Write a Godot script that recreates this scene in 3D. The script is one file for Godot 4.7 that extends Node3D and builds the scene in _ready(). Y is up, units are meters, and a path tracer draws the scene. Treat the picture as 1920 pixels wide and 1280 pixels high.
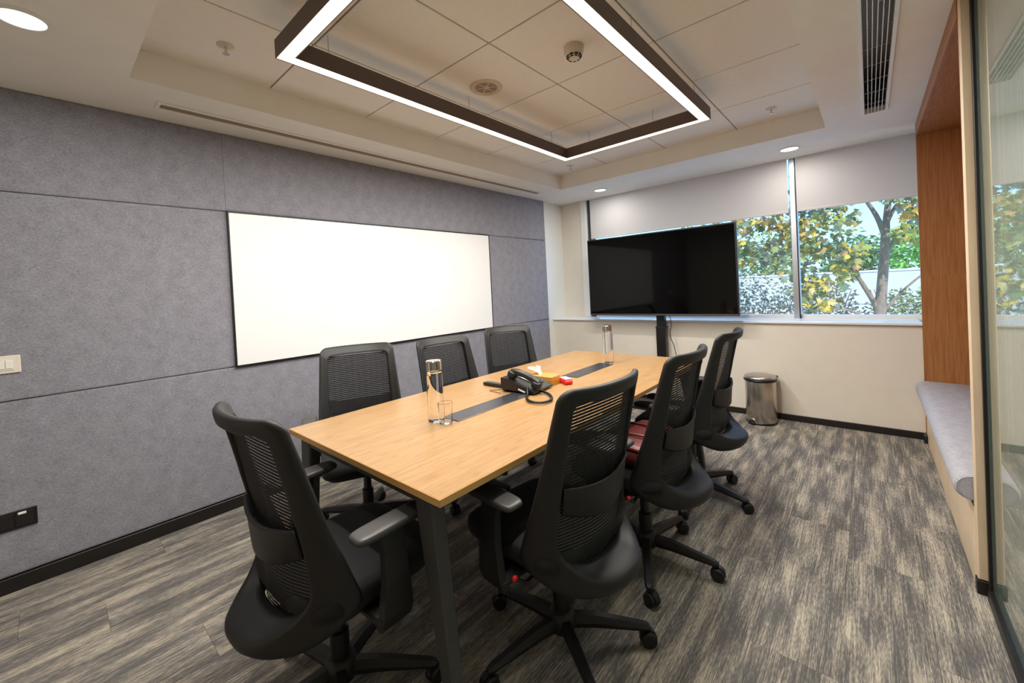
extends Node3D
# A small meeting room: table with seven mesh chairs, fabric wall with whiteboard, tv in front of the window,
# window seat with a wooden surround, glass partition. x runs along the window wall, z away from it, y up.

const H := 2.39        # height of the lower ceiling
const HT := 2.54       # height of the ceiling tiles in the tray
const UZ := -0.271     # face of the window reveal
const RX := 3.405      # face of the wooden surround
const GX := 3.437      # plane of the glass partition
const ZB := 5.62       # wall behind the camera

var M := {}
var rng := RandomNumberGenerator.new()
var taken := {}


func _ready() -> void:
	rng.seed = 7
	# ---------- camera ----------
	var cam := Camera3D.new()
	cam.name = "camera"
	cam.projection = Camera3D.PROJECTION_FRUSTUM
	cam.near = 0.05
	cam.far = 300.0
	cam.size = 2.0 * 0.05 * 640.0 / 769.46
	cam.frustum_offset = Vector2(0.0, -0.05 * (640.0 - 551.26) / 769.46)
	cam.transform = Transform3D(Basis(Vector3(0.752697, -0.050404, -0.656435), Vector3(0.028338, 0.998621, -0.044185), Vector3(0.657757, 0.014655, 0.753087)), Vector3(3.1133, 1.3128, 4.3764))
	add_child(cam)
	cam.current = true
	# ---------- sky, sun, exposure ----------
	var we := WorldEnvironment.new()
	we.name = "world"
	var env := Environment.new()
	env.background_mode = Environment.BG_SKY
	var sky := Sky.new()
	var sm := ProceduralSkyMaterial.new()
	sm.sky_top_color = Color(0.36, 0.58, 0.82)
	sm.sky_horizon_color = Color(0.60, 0.80, 0.92)
	sm.sky_curve = 0.15
	sm.ground_bottom_color = Color(0.42, 0.42, 0.38)
	sm.ground_horizon_color = Color(0.7, 0.74, 0.72)
	sm.sky_energy_multiplier = 1.65
	sky.sky_material = sm
	env.sky = sky
	env.tonemap_mode = Environment.TONE_MAPPER_LINEAR
	env.tonemap_exposure = 1.1
	env.sdfgi_enabled = true
	env.ssao_enabled = true
	env.ssil_enabled = true
	we.environment = env
	add_child(we)
	var sun := DirectionalLight3D.new()
	sun.name = "sun"
	sun.rotation_degrees = Vector3(-48, 28, 0)   # high, from behind the building
	sun.light_energy = 2.05
	sun.light_color = Color(1.0, 0.97, 0.92)
	sun.light_angular_distance = 0.6
	sun.sky_mode = DirectionalLight3D.SKY_MODE_LIGHT_ONLY
	sun.shadow_enabled = true
	add_child(sun)
	# ---------- scene ----------
	make_materials()
	build_shell()
	build_ceiling()
	build_window()
	build_window_seat()
	build_glass_partition()
	build_pendant()
	build_downlights()
	build_wall_things()
	build_table()
	build_chairs()
	build_tv()
	build_bin()
	build_table_things()
	build_ceiling_things()
	build_outside()


# =====================================================================
# helpers
# =====================================================================
func numbered(n: String) -> String:
	if not taken.has(n):
		taken[n] = 0
		return n
	taken[n] += 1
	return "%s_%03d" % [n, taken[n]]


func tag(o: Node3D, label: String, category: String, group := "") -> void:
	o.set_meta("label", label)
	o.set_meta("category", category)
	if group:
		o.set_meta("group", group)


func thing(called: String, label: String, category: String, at := Vector3.ZERO, turn := 0.0, group := "") -> Node3D:
	var o := Node3D.new()
	o.name = numbered(called)
	add_child(o)
	o.position = at
	o.rotation.y = turn
	tag(o, label, category, group)
	return o


func setting(called: String) -> Node3D:
	var o := Node3D.new()
	o.name = called
	o.set_meta("kind", "structure")
	add_child(o)
	return o


func part(called: String, mesh: Mesh, m: Material, parent: Node3D, at := Vector3.ZERO) -> MeshInstance3D:
	var o := MeshInstance3D.new()
	o.name = called
	o.mesh = mesh
	o.material_override = m
	o.cast_shadow = GeometryInstance3D.SHADOW_CASTING_SETTING_ON
	o.position = at
	parent.add_child(o, true)
	return o


func st_new() -> SurfaceTool:
	var st := SurfaceTool.new()
	st.begin(Mesh.PRIMITIVE_TRIANGLES)
	return st


func done(st: SurfaceTool) -> ArrayMesh:
	st.generate_normals()
	return st.commit()


func tri(st: SurfaceTool, a: Vector3, b: Vector3, c: Vector3) -> void:
	# a, b, c counter-clockwise seen from outside
	st.add_vertex(a)
	st.add_vertex(c)
	st.add_vertex(b)


func quad(st: SurfaceTool, a: Vector3, b: Vector3, c: Vector3, d: Vector3) -> void:
	tri(st, a, b, c)
	tri(st, a, c, d)


func face_out(st: SurfaceTool, pts: Array, mid: Vector3) -> void:
	# a convex face, turned away from mid
	var n: Vector3 = (pts[1] - pts[0]).cross(pts[2] - pts[0])
	var c := Vector3.ZERO
	for p in pts:
		c += p
	c /= pts.size()
	var q := pts.duplicate()
	if n.dot(c - mid) < 0.0:
		q.reverse()
	for i in range(1, q.size() - 1):
		tri(st, q[0], q[i], q[i + 1])


func add_box(st: SurfaceTool, lo: Vector3, hi: Vector3, bevel := 0.0, t := Transform3D()) -> void:
	st.set_smooth_group(-1)
	var mid := t * ((lo + hi) / 2.0)
	var h := (hi - lo) / 2.0
	var c := (lo + hi) / 2.0
	var b: float = min(bevel, min(h.x, min(h.y, h.z)) * 0.98)
	if b <= 0.0:
		for ax in 3:
			for s in [-1.0, 1.0]:
				var pts := []
				for q in [[-1, -1], [1, -1], [1, 1], [-1, 1]]:
					var v := Vector3.ZERO
					v[ax] = s * h[ax]
					v[(ax + 1) % 3] = q[0] * h[(ax + 1) % 3]
					v[(ax + 2) % 3] = q[1] * h[(ax + 2) % 3]
					pts.append(t * (c + v))
				face_out(st, pts, mid)
		return
	for ax in 3:
		var u := (ax + 1) % 3
		var w := (ax + 2) % 3
		for s in [-1.0, 1.0]:
			var pts := []
			for q in [[-1, -1], [1, -1], [1, 1], [-1, 1]]:
				var v := Vector3.ZERO
				v[ax] = s * h[ax]
				v[u] = q[0] * (h[u] - b)
				v[w] = q[1] * (h[w] - b)
				pts.append(t * (c + v))
			face_out(st, pts, mid)
		# edges along ax
		for su in [-1.0, 1.0]:
			for sw in [-1.0, 1.0]:
				var pts := []
				for q in [[-1, 0], [1, 0], [1, 1], [-1, 1]]:
					var v := Vector3.ZERO
					v[ax] = q[0] * (h[ax] - b)
					v[u] = su * (h[u] if q[1] == 0 else h[u] - b)
					v[w] = sw * (h[w] - b if q[1] == 0 else h[w])
					pts.append(t * (c + v))
				face_out(st, pts, mid)
	for sx in [-1.0, 1.0]:
		for sy in [-1.0, 1.0]:
			for sz in [-1.0, 1.0]:
				var s := Vector3(sx, sy, sz)
				var pts := []
				for ax in 3:
					var v := h - Vector3(b, b, b)
					v[ax] = h[ax]
					pts.append(t * (c + v * s))
				face_out(st, pts, mid)


func box(lo: Vector3, hi: Vector3, bevel := 0.0) -> ArrayMesh:
	var st := st_new()
	add_box(st, lo, hi, bevel)
	return done(st)


func add_lathe(st: SurfaceTool, profile: Array, seg := 32, t := Transform3D(), smooth := true) -> void:
	# profile of Vector2(radius, y) running upwards on the outside
	for i in profile.size() - 1:
		var a: Vector2 = profile[i]
		var b: Vector2 = profile[i + 1]
		var sharp: bool = not smooth
		st.set_smooth_group(i + 1 if sharp else 0)
		for k in seg:
			var a0 := TAU * k / seg
			var a1 := TAU * (k + 1) / seg
			var p := t * Vector3(a.x * cos(a0), a.y, a.x * sin(a0))
			var q := t * Vector3(a.x * cos(a1), a.y, a.x * sin(a1))
			var r := t * Vector3(b.x * cos(a1), b.y, b.x * sin(a1))
			var s := t * Vector3(b.x * cos(a0), b.y, b.x * sin(a0))
			if a.x > 1e-6:
				tri(st, p, r, q)
			if b.x > 1e-6:
				tri(st, p, s, r)


func lathe(profile: Array, seg := 32, smooth := true) -> ArrayMesh:
	var st := st_new()
	add_lathe(st, profile, seg, Transform3D(), smooth)
	return done(st)


func add_cyl(st: SurfaceTool, a: Vector3, b: Vector3, r: float, seg := 16, r2 := -1.0) -> void:
	if r2 < 0.0:
		r2 = r
	var y := (b - a).normalized()
	var x := y.cross(Vector3.RIGHT if absf(y.x) < 0.9 else Vector3.FORWARD).normalized()
	var t := Transform3D(Basis(x, y, x.cross(y)), a)
	var l := (b - a).length()
	add_lathe(st, [Vector2(0, 0), Vector2(r, 0), Vector2(r2, l), Vector2(0, l)], seg, t, false)


func cyl(a: Vector3, b: Vector3, r: float, seg := 16, r2 := -1.0) -> ArrayMesh:
	var st := st_new()
	add_cyl(st, a, b, r, seg, r2)
	return done(st)


func add_tube(st: SurfaceTool, pts: Array, rad, seg := 8) -> void:
	st.set_smooth_group(0)
	var rings := []
	var up := Vector3.UP
	for i in pts.size():
		var d: Vector3 = (pts[min(i + 1, pts.size() - 1)] - pts[max(i - 1, 0)]).normalized()
		var s := d.cross(up)
		if s.length() < 0.05:
			s = d.cross(Vector3.RIGHT)
		s = s.normalized()
		var u := s.cross(d).normalized()
		up = u
		var r: float = rad[i] if rad is Array else rad
		var ring := []
		for k in seg:
			var a := TAU * k / seg
			ring.append(pts[i] + (s * cos(a) + u * sin(a)) * r)
		rings.append(ring)
	for i in rings.size() - 1:
		for k in seg:
			var n := (k + 1) % seg
			quad(st, rings[i][k], rings[i + 1][k], rings[i + 1][n], rings[i][n])
	st.set_smooth_group(1)
	for k in range(1, seg - 1):
		tri(st, rings[0][0], rings[0][k], rings[0][k + 1])
		tri(st, rings[-1][0], rings[-1][k + 1], rings[-1][k])


func tube(pts: Array, rad, seg := 8) -> ArrayMesh:
	var st := st_new()
	add_tube(st, pts, rad, seg)
	return done(st)


func curve(pts: Array, n := 6) -> Array:
	var out := []
	for i in pts.size() - 1:
		var a: Vector3 = pts[max(i - 1, 0)]
		var b: Vector3 = pts[i]
		var c: Vector3 = pts[i + 1]
		var d: Vector3 = pts[min(i + 2, pts.size() - 1)]
		for k in n:
			out.append(b.cubic_interpolate(c, a, d, float(k) / n))
	out.append(pts[-1])
	return out


func spow(v: float, e: float) -> float:
	return signf(v) * pow(absf(v), e)


func add_pillow(st: SurfaceTool, size: Vector3, e1 := 0.4, e2 := 0.35, t := Transform3D(), nu := 28, nv := 14) -> void:
	# superellipsoid: a soft box of the given full size
	st.set_smooth_group(0)
	var g := []
	for j in nv + 1:
		var ph := -PI / 2 + PI * j / nv
		var row := []
		for i in nu:
			var th := TAU * i / nu
			row.append(t * Vector3(size.x / 2 * spow(cos(ph), e1) * spow(cos(th), e2), size.y / 2 * spow(sin(ph), e1), size.z / 2 * spow(cos(ph), e1) * spow(sin(th), e2)))
		g.append(row)
	for j in nv:
		for i in nu:
			var n := (i + 1) % nu
			if j > 0:
				tri(st, g[j][i], g[j + 1][n], g[j][n])
			if j < nv - 1:
				tri(st, g[j][i], g[j + 1][i], g[j + 1][n])


func pillow(size: Vector3, e1 := 0.4, e2 := 0.35, t := Transform3D(), nu := 28, nv := 14) -> ArrayMesh:
	var st := st_new()
	add_pillow(st, size, e1, e2, t, nu, nv)
	return done(st)


func add_prism(st: SurfaceTool, poly: PackedVector2Array, z0: float, z1: float, t := Transform3D()) -> void:
	# polygon in x, y pushed along z
	st.set_smooth_group(-1)
	var p := poly.duplicate()
	if Geometry2D.is_polygon_clockwise(p):
		p.reverse()
	var idx := Geometry2D.triangulate_polygon(p)
	for i in range(0, idx.size(), 3):
		var a := p[idx[i]]
		var b := p[idx[i + 1]]
		var c := p[idx[i + 2]]
		if (b - a).cross(c - a) < 0:
			var s := b
			b = c
			c = s
		tri(st, t * Vector3(a.x, a.y, z1), t * Vector3(b.x, b.y, z1), t * Vector3(c.x, c.y, z1))
		tri(st, t * Vector3(a.x, a.y, z0), t * Vector3(c.x, c.y, z0), t * Vector3(b.x, b.y, z0))
	for i in p.size():
		var a := p[i]
		var b := p[(i + 1) % p.size()]
		quad(st, t * Vector3(a.x, a.y, z0), t * Vector3(b.x, b.y, z0), t * Vector3(b.x, b.y, z1), t * Vector3(a.x, a.y, z1))


func prism(poly: PackedVector2Array, z0: float, z1: float, t := Transform3D()) -> ArrayMesh:
	var st := st_new()
	add_prism(st, poly, z0, z1, t)
	return done(st)


func lin(r: float, g: float, b: float) -> Color:
	return Color(r, g, b).linear_to_srgb()


func mat(called: String, c: Color, rough := 0.6, metal := 0.0) -> StandardMaterial3D:
	var m := StandardMaterial3D.new()
	m.resource_name = called
	m.albedo_color = c
	m.roughness = rough
	m.metallic = metal
	M[called] = m
	return m


func textured(m: StandardMaterial3D, tex: Texture2D, scale: Vector3, world := false) -> void:
	m.albedo_texture = tex
	m.uv1_triplanar = true
	m.uv1_world_triplanar = world
	m.uv1_scale = scale
	m.uv1_triplanar_sharpness = 8.0


func paint(w: int, h: int, f: Callable) -> ImageTexture:
	var bytes := PackedByteArray()
	bytes.resize(w * h * 3)
	var k := 0
	for y in h:
		for x in w:
			var c: Color = f.call(x, y)
			bytes[k] = clampi(int(c.r * 255.0), 0, 255)
			bytes[k + 1] = clampi(int(c.g * 255.0), 0, 255)
			bytes[k + 2] = clampi(int(c.b * 255.0), 0, 255)
			k += 3
	return ImageTexture.create_from_image(Image.create_from_data(w, h, false, Image.FORMAT_RGB8, bytes))


func fnoise(s: int, freq: float, oct := 1) -> FastNoiseLite:
	var n := FastNoiseLite.new()
	n.seed = s
	n.frequency = freq
	n.noise_type = FastNoiseLite.TYPE_SIMPLEX_SMOOTH
	n.fractal_type = FastNoiseLite.FRACTAL_FBM if oct > 1 else FastNoiseLite.FRACTAL_NONE
	n.fractal_octaves = oct
	return n


func noise_tex(s: int, freq: float, oct: int, lo: Color, hi: Color, size := 512) -> NoiseTexture2D:
	var t := NoiseTexture2D.new()
	t.width = size
	t.height = size
	t.seamless = true
	t.noise = fnoise(s, freq, oct)
	var g := Gradient.new()
	g.set_color(0, lo)
	g.set_color(1, hi)
	t.color_ramp = g
	return t


# =====================================================================
# materials
# =====================================================================
func make_materials() -> void:
	# carpet: tufted streaks along the plank, dark grey ground with paler fleck
	var n1 := fnoise(1, 1.0)
	var n2 := fnoise(2, 1.0, 2)
	var n3 := fnoise(3, 1.0)
	var carpet_tex := paint(1024, 1024, func(x, y):
		var row := floorf(x / 3.0)
		var band := floorf(x / 23.0)
		var off := n3.get_noise_2d(row * 7.31, 3.7) * 300.0
		var off2 := n3.get_noise_2d(band * 5.17, 91.0) * 500.0
		var streak := n1.get_noise_2d(row * 0.83, (y + off) * 0.0085)
		var fleck := n3.get_noise_2d(row * 3.7 + 40.0, (y + off) * 0.055)
		var block := n1.get_noise_2d(band * 1.9 + 500.0, (y + off2) * 0.0055)
		var patch := n2.get_noise_2d(x * 0.010, y * 0.0042 + 20.0)
		var v := 0.40 + streak * 0.25 + fleck * 0.20 + block * 0.15 + patch * 0.36
		var rib: float = 0.77 if (int(x) % 3) == 0 else 1.0
		v = clampf(v, 0.0, 1.0)
		v = v * v * (3.0 - 2.0 * v)
		rib *= 0.90 + 0.24 * rng.randf()
		return Color(0.42, 0.41, 0.405).lerp(Color(0.84, 0.79, 0.71), v) * rib)
	var carpet := mat("carpet", Color(0.94, 0.94, 0.94), 0.95)
	carpet.albedo_texture = carpet_tex
	carpet.metallic_specular = 0.2
	mat("carpet_base", Color(0.25, 0.24, 0.23), 0.95)

	# woven wall fabric
	var f1 := fnoise(11, 1.0)
	var f2 := fnoise(12, 0.012, 3)
	var weave := paint(512, 512, func(x, y):
		var warp := f1.get_noise_2d(x * 0.9, y * 0.09)
		var weft := f1.get_noise_2d(x * 0.07 + 300.0, y * 0.9)
		var v := 0.87 + warp * 0.08 + weft * 0.11 + f2.get_noise_2d(x, y) * 0.05
		return Color(v, v, v))
	var fabric := mat("wall_fabric", Color(0.64, 0.635, 0.675), 0.95)
	textured(fabric, weave, Vector3(1.6, 1.6, 1.6), true)
	fabric.metallic_specular = 0.15
	var seat_weave := mat("cushion_fabric", Color(0.76, 0.755, 0.79), 0.95)
	textured(seat_weave, weave, Vector3(2.2, 2.2, 2.2), true)

	# plaster and paint
	var plaster := noise_tex(21, 0.03, 3, Color(0.98, 0.98, 0.98), Color(1, 1, 1), 256)
	var wall := mat("wall_paint", Color(0.88, 0.85, 0.80), 0.8)
	textured(wall, plaster, Vector3(0.7, 0.7, 0.7), true)
	var ceil := mat("ceiling_paint", Color(0.95, 0.935, 0.90), 0.9)
	textured(ceil, plaster, Vector3(0.6, 0.6, 0.6), true)
	var tile := mat("ceiling_tile", Color(0.95, 0.925, 0.885), 0.92)
	textured(tile, noise_tex(22, 0.06, 3, Color(0.985, 0.985, 0.985), Color(1, 1, 1), 256), Vector3(1.3, 1.3, 1.3), true)
	mat("grid_metal", Color(0.52, 0.45, 0.38), 0.6)
	mat("white_paint", Color(0.90, 0.90, 0.88), 0.45)
	mat("sill_white", Color(0.90, 0.91, 0.92), 0.22)
	mat("black_skirting", Color(0.10, 0.085, 0.08), 0.45)
	mat("white_gloss", Color(0.955, 0.955, 0.955), 0.3)
	mat("black_frame", Color(0.07, 0.065, 0.065), 0.45)

	# table veneer: fine straight grain along the table with faint darker dashes
	var w1 := fnoise(31, 1.0, 2)
	var w2 := fnoise(32, 1.0, 3)
	var veneer := paint(512, 1024, func(x, y):
		var g := w1.get_noise_2d(x * 0.11, y * 0.0035)
		var fine := w1.get_noise_2d(x * 0.55 + 90.0, y * 0.012)
		var dash := w2.get_noise_2d(x * 0.06 + 200.0, y * 0.013)
		var d := clampf((dash - 0.22) * 2.2, 0.0, 1.0)
		var c := Color(0.662, 0.525, 0.355).lerp(Color(0.608, 0.462, 0.297), clampf(0.45 + g * 0.8 + fine * 0.35, 0.0, 1.0))
		return c.lerp(Color(0.55, 0.38, 0.22), d * 0.5))
	var top := mat("table_veneer", Color(1, 1, 1), 0.33)
	textured(top, veneer, Vector3(1.15, 1.0, 0.62))
	mat("table_edge", Color(0.80, 0.62, 0.36), 0.5)
	# oak veneer, grain upright
	var oak_tex := paint(512, 512, func(x, y):
		var g := w1.get_noise_2d(x * 0.09, y * 0.006 + 50.0)
		var fine := w1.get_noise_2d(x * 0.5, y * 0.02 + 150.0)
		return Color(0.755, 0.575, 0.42).lerp(Color(0.64, 0.455, 0.31), clampf(0.45 + g * 0.7 + fine * 0.4, 0.0, 1.0)))
	var oak := mat("oak", Color(0.90, 0.81, 0.67), 0.46)
	textured(oak, oak_tex, Vector3(1.5, 0.8, 1.5), true)
	var oak_pale := mat("oak_pale", Color(1.0, 0.98, 0.93), 0.45)
	textured(oak_pale, noise_tex(34, 0.02, 3, Color(0.83, 0.75, 0.66), Color(0.89, 0.82, 0.73), 256), Vector3(3.0, 0.5, 3.0), true)

	# metals, plastics, glass
	mat("steel_leg", Color(0.27, 0.27, 0.275), 0.5, 0.2)
	mat("lid_grey", Color(0.27, 0.27, 0.285), 0.24, 0.4)
	mat("chair_plastic", Color(0.088, 0.084, 0.082), 0.52)
	mat("chair_mesh", Color(0.095, 0.092, 0.095), 0.8)
	var seat := mat("chair_fabric", Color(0.08, 0.078, 0.08), 0.95)
	seat.rim_enabled = true
	seat.rim = 0.25
	mat("arm_pad", Color(0.24, 0.235, 0.23), 0.42)
	mat("caster_black", Color(0.07, 0.07, 0.07), 0.45)
	mat("chrome", Color(0.84, 0.82, 0.79), 0.2, 1.0)
	var st := mat("brushed_steel", Color(0.80, 0.775, 0.74), 0.27, 1.0)
	textured(st, noise_tex(41, 0.02, 3, Color(0.86, 0.86, 0.86), Color(1, 1, 1), 256), Vector3(9.0, 0.4, 9.0))
	mat("aluminium", Color(0.72, 0.73, 0.75), 0.35, 0.85)
	mat("black_plastic", Color(0.06, 0.058, 0.06), 0.4)
	mat("phone_plastic", Color(0.10, 0.095, 0.095), 0.38)
	mat("screen", Color(0.022, 0.021, 0.021), 0.06)
	M.screen.metallic_specular = 0.3
	mat("red_plastic", Color(0.85, 0.06, 0.12), 0.35)
	mat("white_card", Color(0.92, 0.91, 0.88), 0.7)
	mat("leather_maroon", Color(0.36, 0.13, 0.125), 0.38)
	mat("blind_fabric", Color(0.86, 0.845, 0.835), 0.9)
	M.blind_fabric.backlight_enabled = true
	M.blind_fabric.backlight = Color(0.62, 0.60, 0.60)
	mat("dark_void", Color(0.06, 0.055, 0.05), 0.9)
	mat("slot_dark", Color(0.60, 0.53, 0.46), 0.8)
	mat("ivory", Color(0.90, 0.87, 0.81), 0.4)
	mat("detector_white", Color(0.84, 0.79, 0.71), 0.5)
	mat("speaker_grey", Color(0.66, 0.58, 0.53), 0.6)
	var pane := mat("pane_glass", Color(0.9, 1.0, 0.95, 0.04), 0.0)
	pane.transparency = BaseMaterial3D.TRANSPARENCY_ALPHA
	var part_glass := mat("partition_glass", Color(0.62, 0.70, 0.64, 0.22), 0.0)
	part_glass.transparency = BaseMaterial3D.TRANSPARENCY_ALPHA
	var thin := mat("tumbler_glass", Color(1, 1, 1, 0.0), 0.0)
	thin.refraction_enabled = true
	thin.refraction_scale = 0.048
	var water := mat("filled_glass", Color(1, 1, 1, 0.0), 0.0)
	water.refraction_enabled = true
	water.refraction_scale = 0.036
	# etched film of upright lines on the partition
	var film_img := Image.create(512, 8, false, Image.FORMAT_RGBA8)
	for x in 512:
		var l := n1.get_noise_2d(x * 0.21, 9.0)
		var a := 0.20 + 0.42 * smoothstep(0.05, 0.45, l) + 0.06 * n3.get_noise_2d(x * 0.9, 3.0)
		for y in 8:
			film_img.set_pixel(x, y, Color(0.78, 0.87, 0.79, clampf(a, 0.08, 0.75)))
	var film := mat("etched_film", Color(1, 1, 1, 1), 0.5)
	film.transparency = BaseMaterial3D.TRANSPARENCY_ALPHA
	film.albedo_texture = ImageTexture.create_from_image(film_img)
	# amber acrylic of the tissue box
	var amber := mat("amber_acrylic", Color(0.93, 0.62, 0.16, 0.55), 0.08)
	amber.transparency = BaseMaterial3D.TRANSPARENCY_ALPHA
	mat("carton_gold", Color(0.74, 0.55, 0.27), 0.4)
	mat("tissue", Color(0.95, 0.93, 0.88), 0.9)
	# light fittings
	var ring := mat("lamp_diffuser_warm", Color(1, 1, 1), 0.4)
	ring.emission_enabled = true
	ring.emission = Color(1.0, 0.93, 0.83)
	ring.emission_energy_multiplier = 1.6
	var dl := mat("lamp_diffuser_white", Color(1, 1, 1), 0.4)
	dl.emission_enabled = true
	dl.emission = Color(1.0, 0.97, 0.93)
	dl.emission_energy_multiplier = 1.8
	mat("lamp_housing", Color(0.40, 0.345, 0.32), 0.55, 0.2)
	# outside
	var bark_tex := paint(128, 256, func(x, y):
		var v := 0.55 + n2.get_noise_2d(x * 0.08, y * 0.02) * 0.35 + n1.get_noise_2d(x * 0.3, y * 0.12) * 0.15
		return Color(0.46, 0.42, 0.38).lerp(Color(0.72, 0.68, 0.63), clampf(v, 0, 1)))
	var bark := mat("bark", Color(0.80, 0.78, 0.76), 0.9)
	textured(bark, bark_tex, Vector3(2.5, 1.2, 2.5), true)
	for a in [["leaf_yellow", Color(0.80, 0.70, 0.26)], ["leaf_gold", Color(0.74, 0.56, 0.24)], ["leaf_lime", Color(0.58, 0.62, 0.28)], ["leaf_green", Color(0.36, 0.46, 0.24)], ["leaf_deep", Color(0.27, 0.37, 0.29)]]:
		var m := mat(a[0], a[1], 0.55)
		m.backlight_enabled = true
		m.backlight = Color(0.75, 0.75, 0.75)
	var many := mat("leaves", Color(1, 1, 1), 0.6)
	many.vertex_color_use_as_albedo = true
	many.backlight_enabled = true
	many.backlight = Color(0.7, 0.7, 0.7)
	mat("paving_pale", Color(0.86, 0.87, 0.87), 0.9)
	textured(M.paving_pale, noise_tex(51, 0.05, 4, Color(0.86, 0.86, 0.86), Color(1, 1, 1), 256), Vector3(0.15, 0.15, 0.15), true)
	mat("render_pale", Color(0.66, 0.68, 0.68), 0.9)
	mat("rail_grey", Color(0.55, 0.56, 0.57), 0.5, 0.4)
	mat("facade", Color(0.62, 0.60, 0.58), 0.9)


# =====================================================================
# room shell
# =====================================================================
func build_shell() -> void:
	# floor: screed and carpet planks, 25 cm by 1 m, laid in a shifted bond
	var fl := setting("floor")
	part("screed", box(Vector3(-0.2, -0.25, -0.45), Vector3(5.2, -0.008, ZB + 0.2)), M.carpet_base, fl)
	var col := 0
	var x := 0.0
	while x < 5.0:
		var x1: float = min(x + 0.25, 5.0)
		var z: float = -1.0 + [0.0, 0.5, 0.25, 0.75][col % 4]
		while z < ZB:
			var a: float = max(z, 0.0)
			var b: float = min(z + 1.0, ZB)
			if b > a + 0.01:
				part("carpet_plank", plank(x, x1, a, b), M.carpet, fl)
			z += 1.0
		x = x1
		col += 1
	# left wall with upholstered panels
	var wl := setting("wall_left")
	part("plaster", box(Vector3(-0.2, 0, -0.45), Vector3(0, 2.8, ZB + 0.2)), M.white_paint, wl)
	var zs := [0.155, 1.195, 3.580, ZB]
	var ys := [0.075, 0.897, 1.894, H]
	part("fabric_panel", soft_panel(ys[0], ys[1], 0.155, 1.195), M.wall_fabric, wl)
	part("fabric_panel", soft_panel(ys[0], ys[1], 1.195, ZB), M.wall_fabric, wl)
	for i in 3:
		for j in [1, 2]:
			part("fabric_panel", soft_panel(ys[j], ys[j + 1], zs[i], zs[i + 1]), M.wall_fabric, wl)
	# window wall: apron below the sill, pier beside the window
	var wb := setting("wall_back")
	part("apron", box(Vector3(-0.2, 0, -0.45), Vector3(3.95, 0.874, 0)), M.wall_paint, wb)
	part("pier", box(Vector3(0, 0.874, -0.45), Vector3(0.303, 2.8, UZ)), M.wall_paint, wb)
	part("lintel", box(Vector3(-0.2, 2.45, -0.45), Vector3(3.95, 2.9, UZ - 0.03)), M.wall_paint, wb)
	part("end_pier", box(Vector3(3.50, 0.874, -0.45), Vector3(3.95, 2.8, UZ)), M.wall_paint, wb)
	# wall behind the camera, wall and box beyond the glass
	var wf := setting("wall_front")
	part("plaster", box(Vector3(-0.2, 0, ZB), Vector3(5.2, 2.8, ZB + 0.2)), M.wall_paint, wf)
	var dr := setting("door_1")
	part("leaf", box(Vector3(2.2, 0.01, ZB - 0.03), Vector3(3.1, 2.1, ZB), 0.004), M.oak, dr)
	part("frame", box(Vector3(2.12, 0, ZB - 0.025), Vector3(2.19, 2.17, ZB), 0.003), M.oak, dr)
	part("frame", box(Vector3(3.11, 0, ZB - 0.025), Vector3(3.18, 2.17, ZB), 0.003), M.oak, dr)
	part("frame", box(Vector3(2.19, 2.11, ZB - 0.025), Vector3(3.11, 2.17, ZB), 0.003), M.oak, dr)
	part("handle", cyl(Vector3(2.28, 1.0, ZB - 0.075), Vector3(2.42, 1.0, ZB - 0.075), 0.01), M.chrome, dr)
	part("handle_neck", cyl(Vector3(2.28, 1.0, ZB - 0.085), Vector3(2.28, 1.0, ZB - 0.02), 0.012), M.chrome, dr)
	var wr := setting("wall_right")
	var wc := setting("wall_niche")
	part("corridor_wall", box(Vector3(5.0, 0, 1.9), Vector3(5.2, 2.8, ZB)), M.wall_paint, wr)
	part("seat_box_side", box(Vector3(3.46, 0, 1.965), Vector3(5.0, 2.8, 1.99)), M.wall_paint, wr)
	part("seat_box_back", box(Vector3(3.90, 0, 0.0), Vector3(3.95, 2.8, 1.96)), M.wall_paint, wc)
	# skirting
	var bl := setting("baseboard_left")
	part("skirting", box(Vector3(0.0, 0, 0.015), Vector3(0.036, 0.072, ZB), 0.003), M.black_skirting, bl)
	var bb := setting("baseboard_back")
	part("skirting", box(Vector3(0.036, 0, 0.0), Vector3(3.405, 0.055, 0.014), 0.003), M.black_skirting, bb)
	part("skirting_end", box(Vector3(3.385, 0, 0.014), Vector3(3.404, 0.055, 0.10), 0.003), M.black_skirting, bb)
	# upright corner strip beside the fabric
	var tr := setting("trim_1")
	part("strip", box(Vector3(0.0, 0.072, 0.13), Vector3(0.028, H, 0.152), 0.002), M.white_paint, tr)


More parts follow.
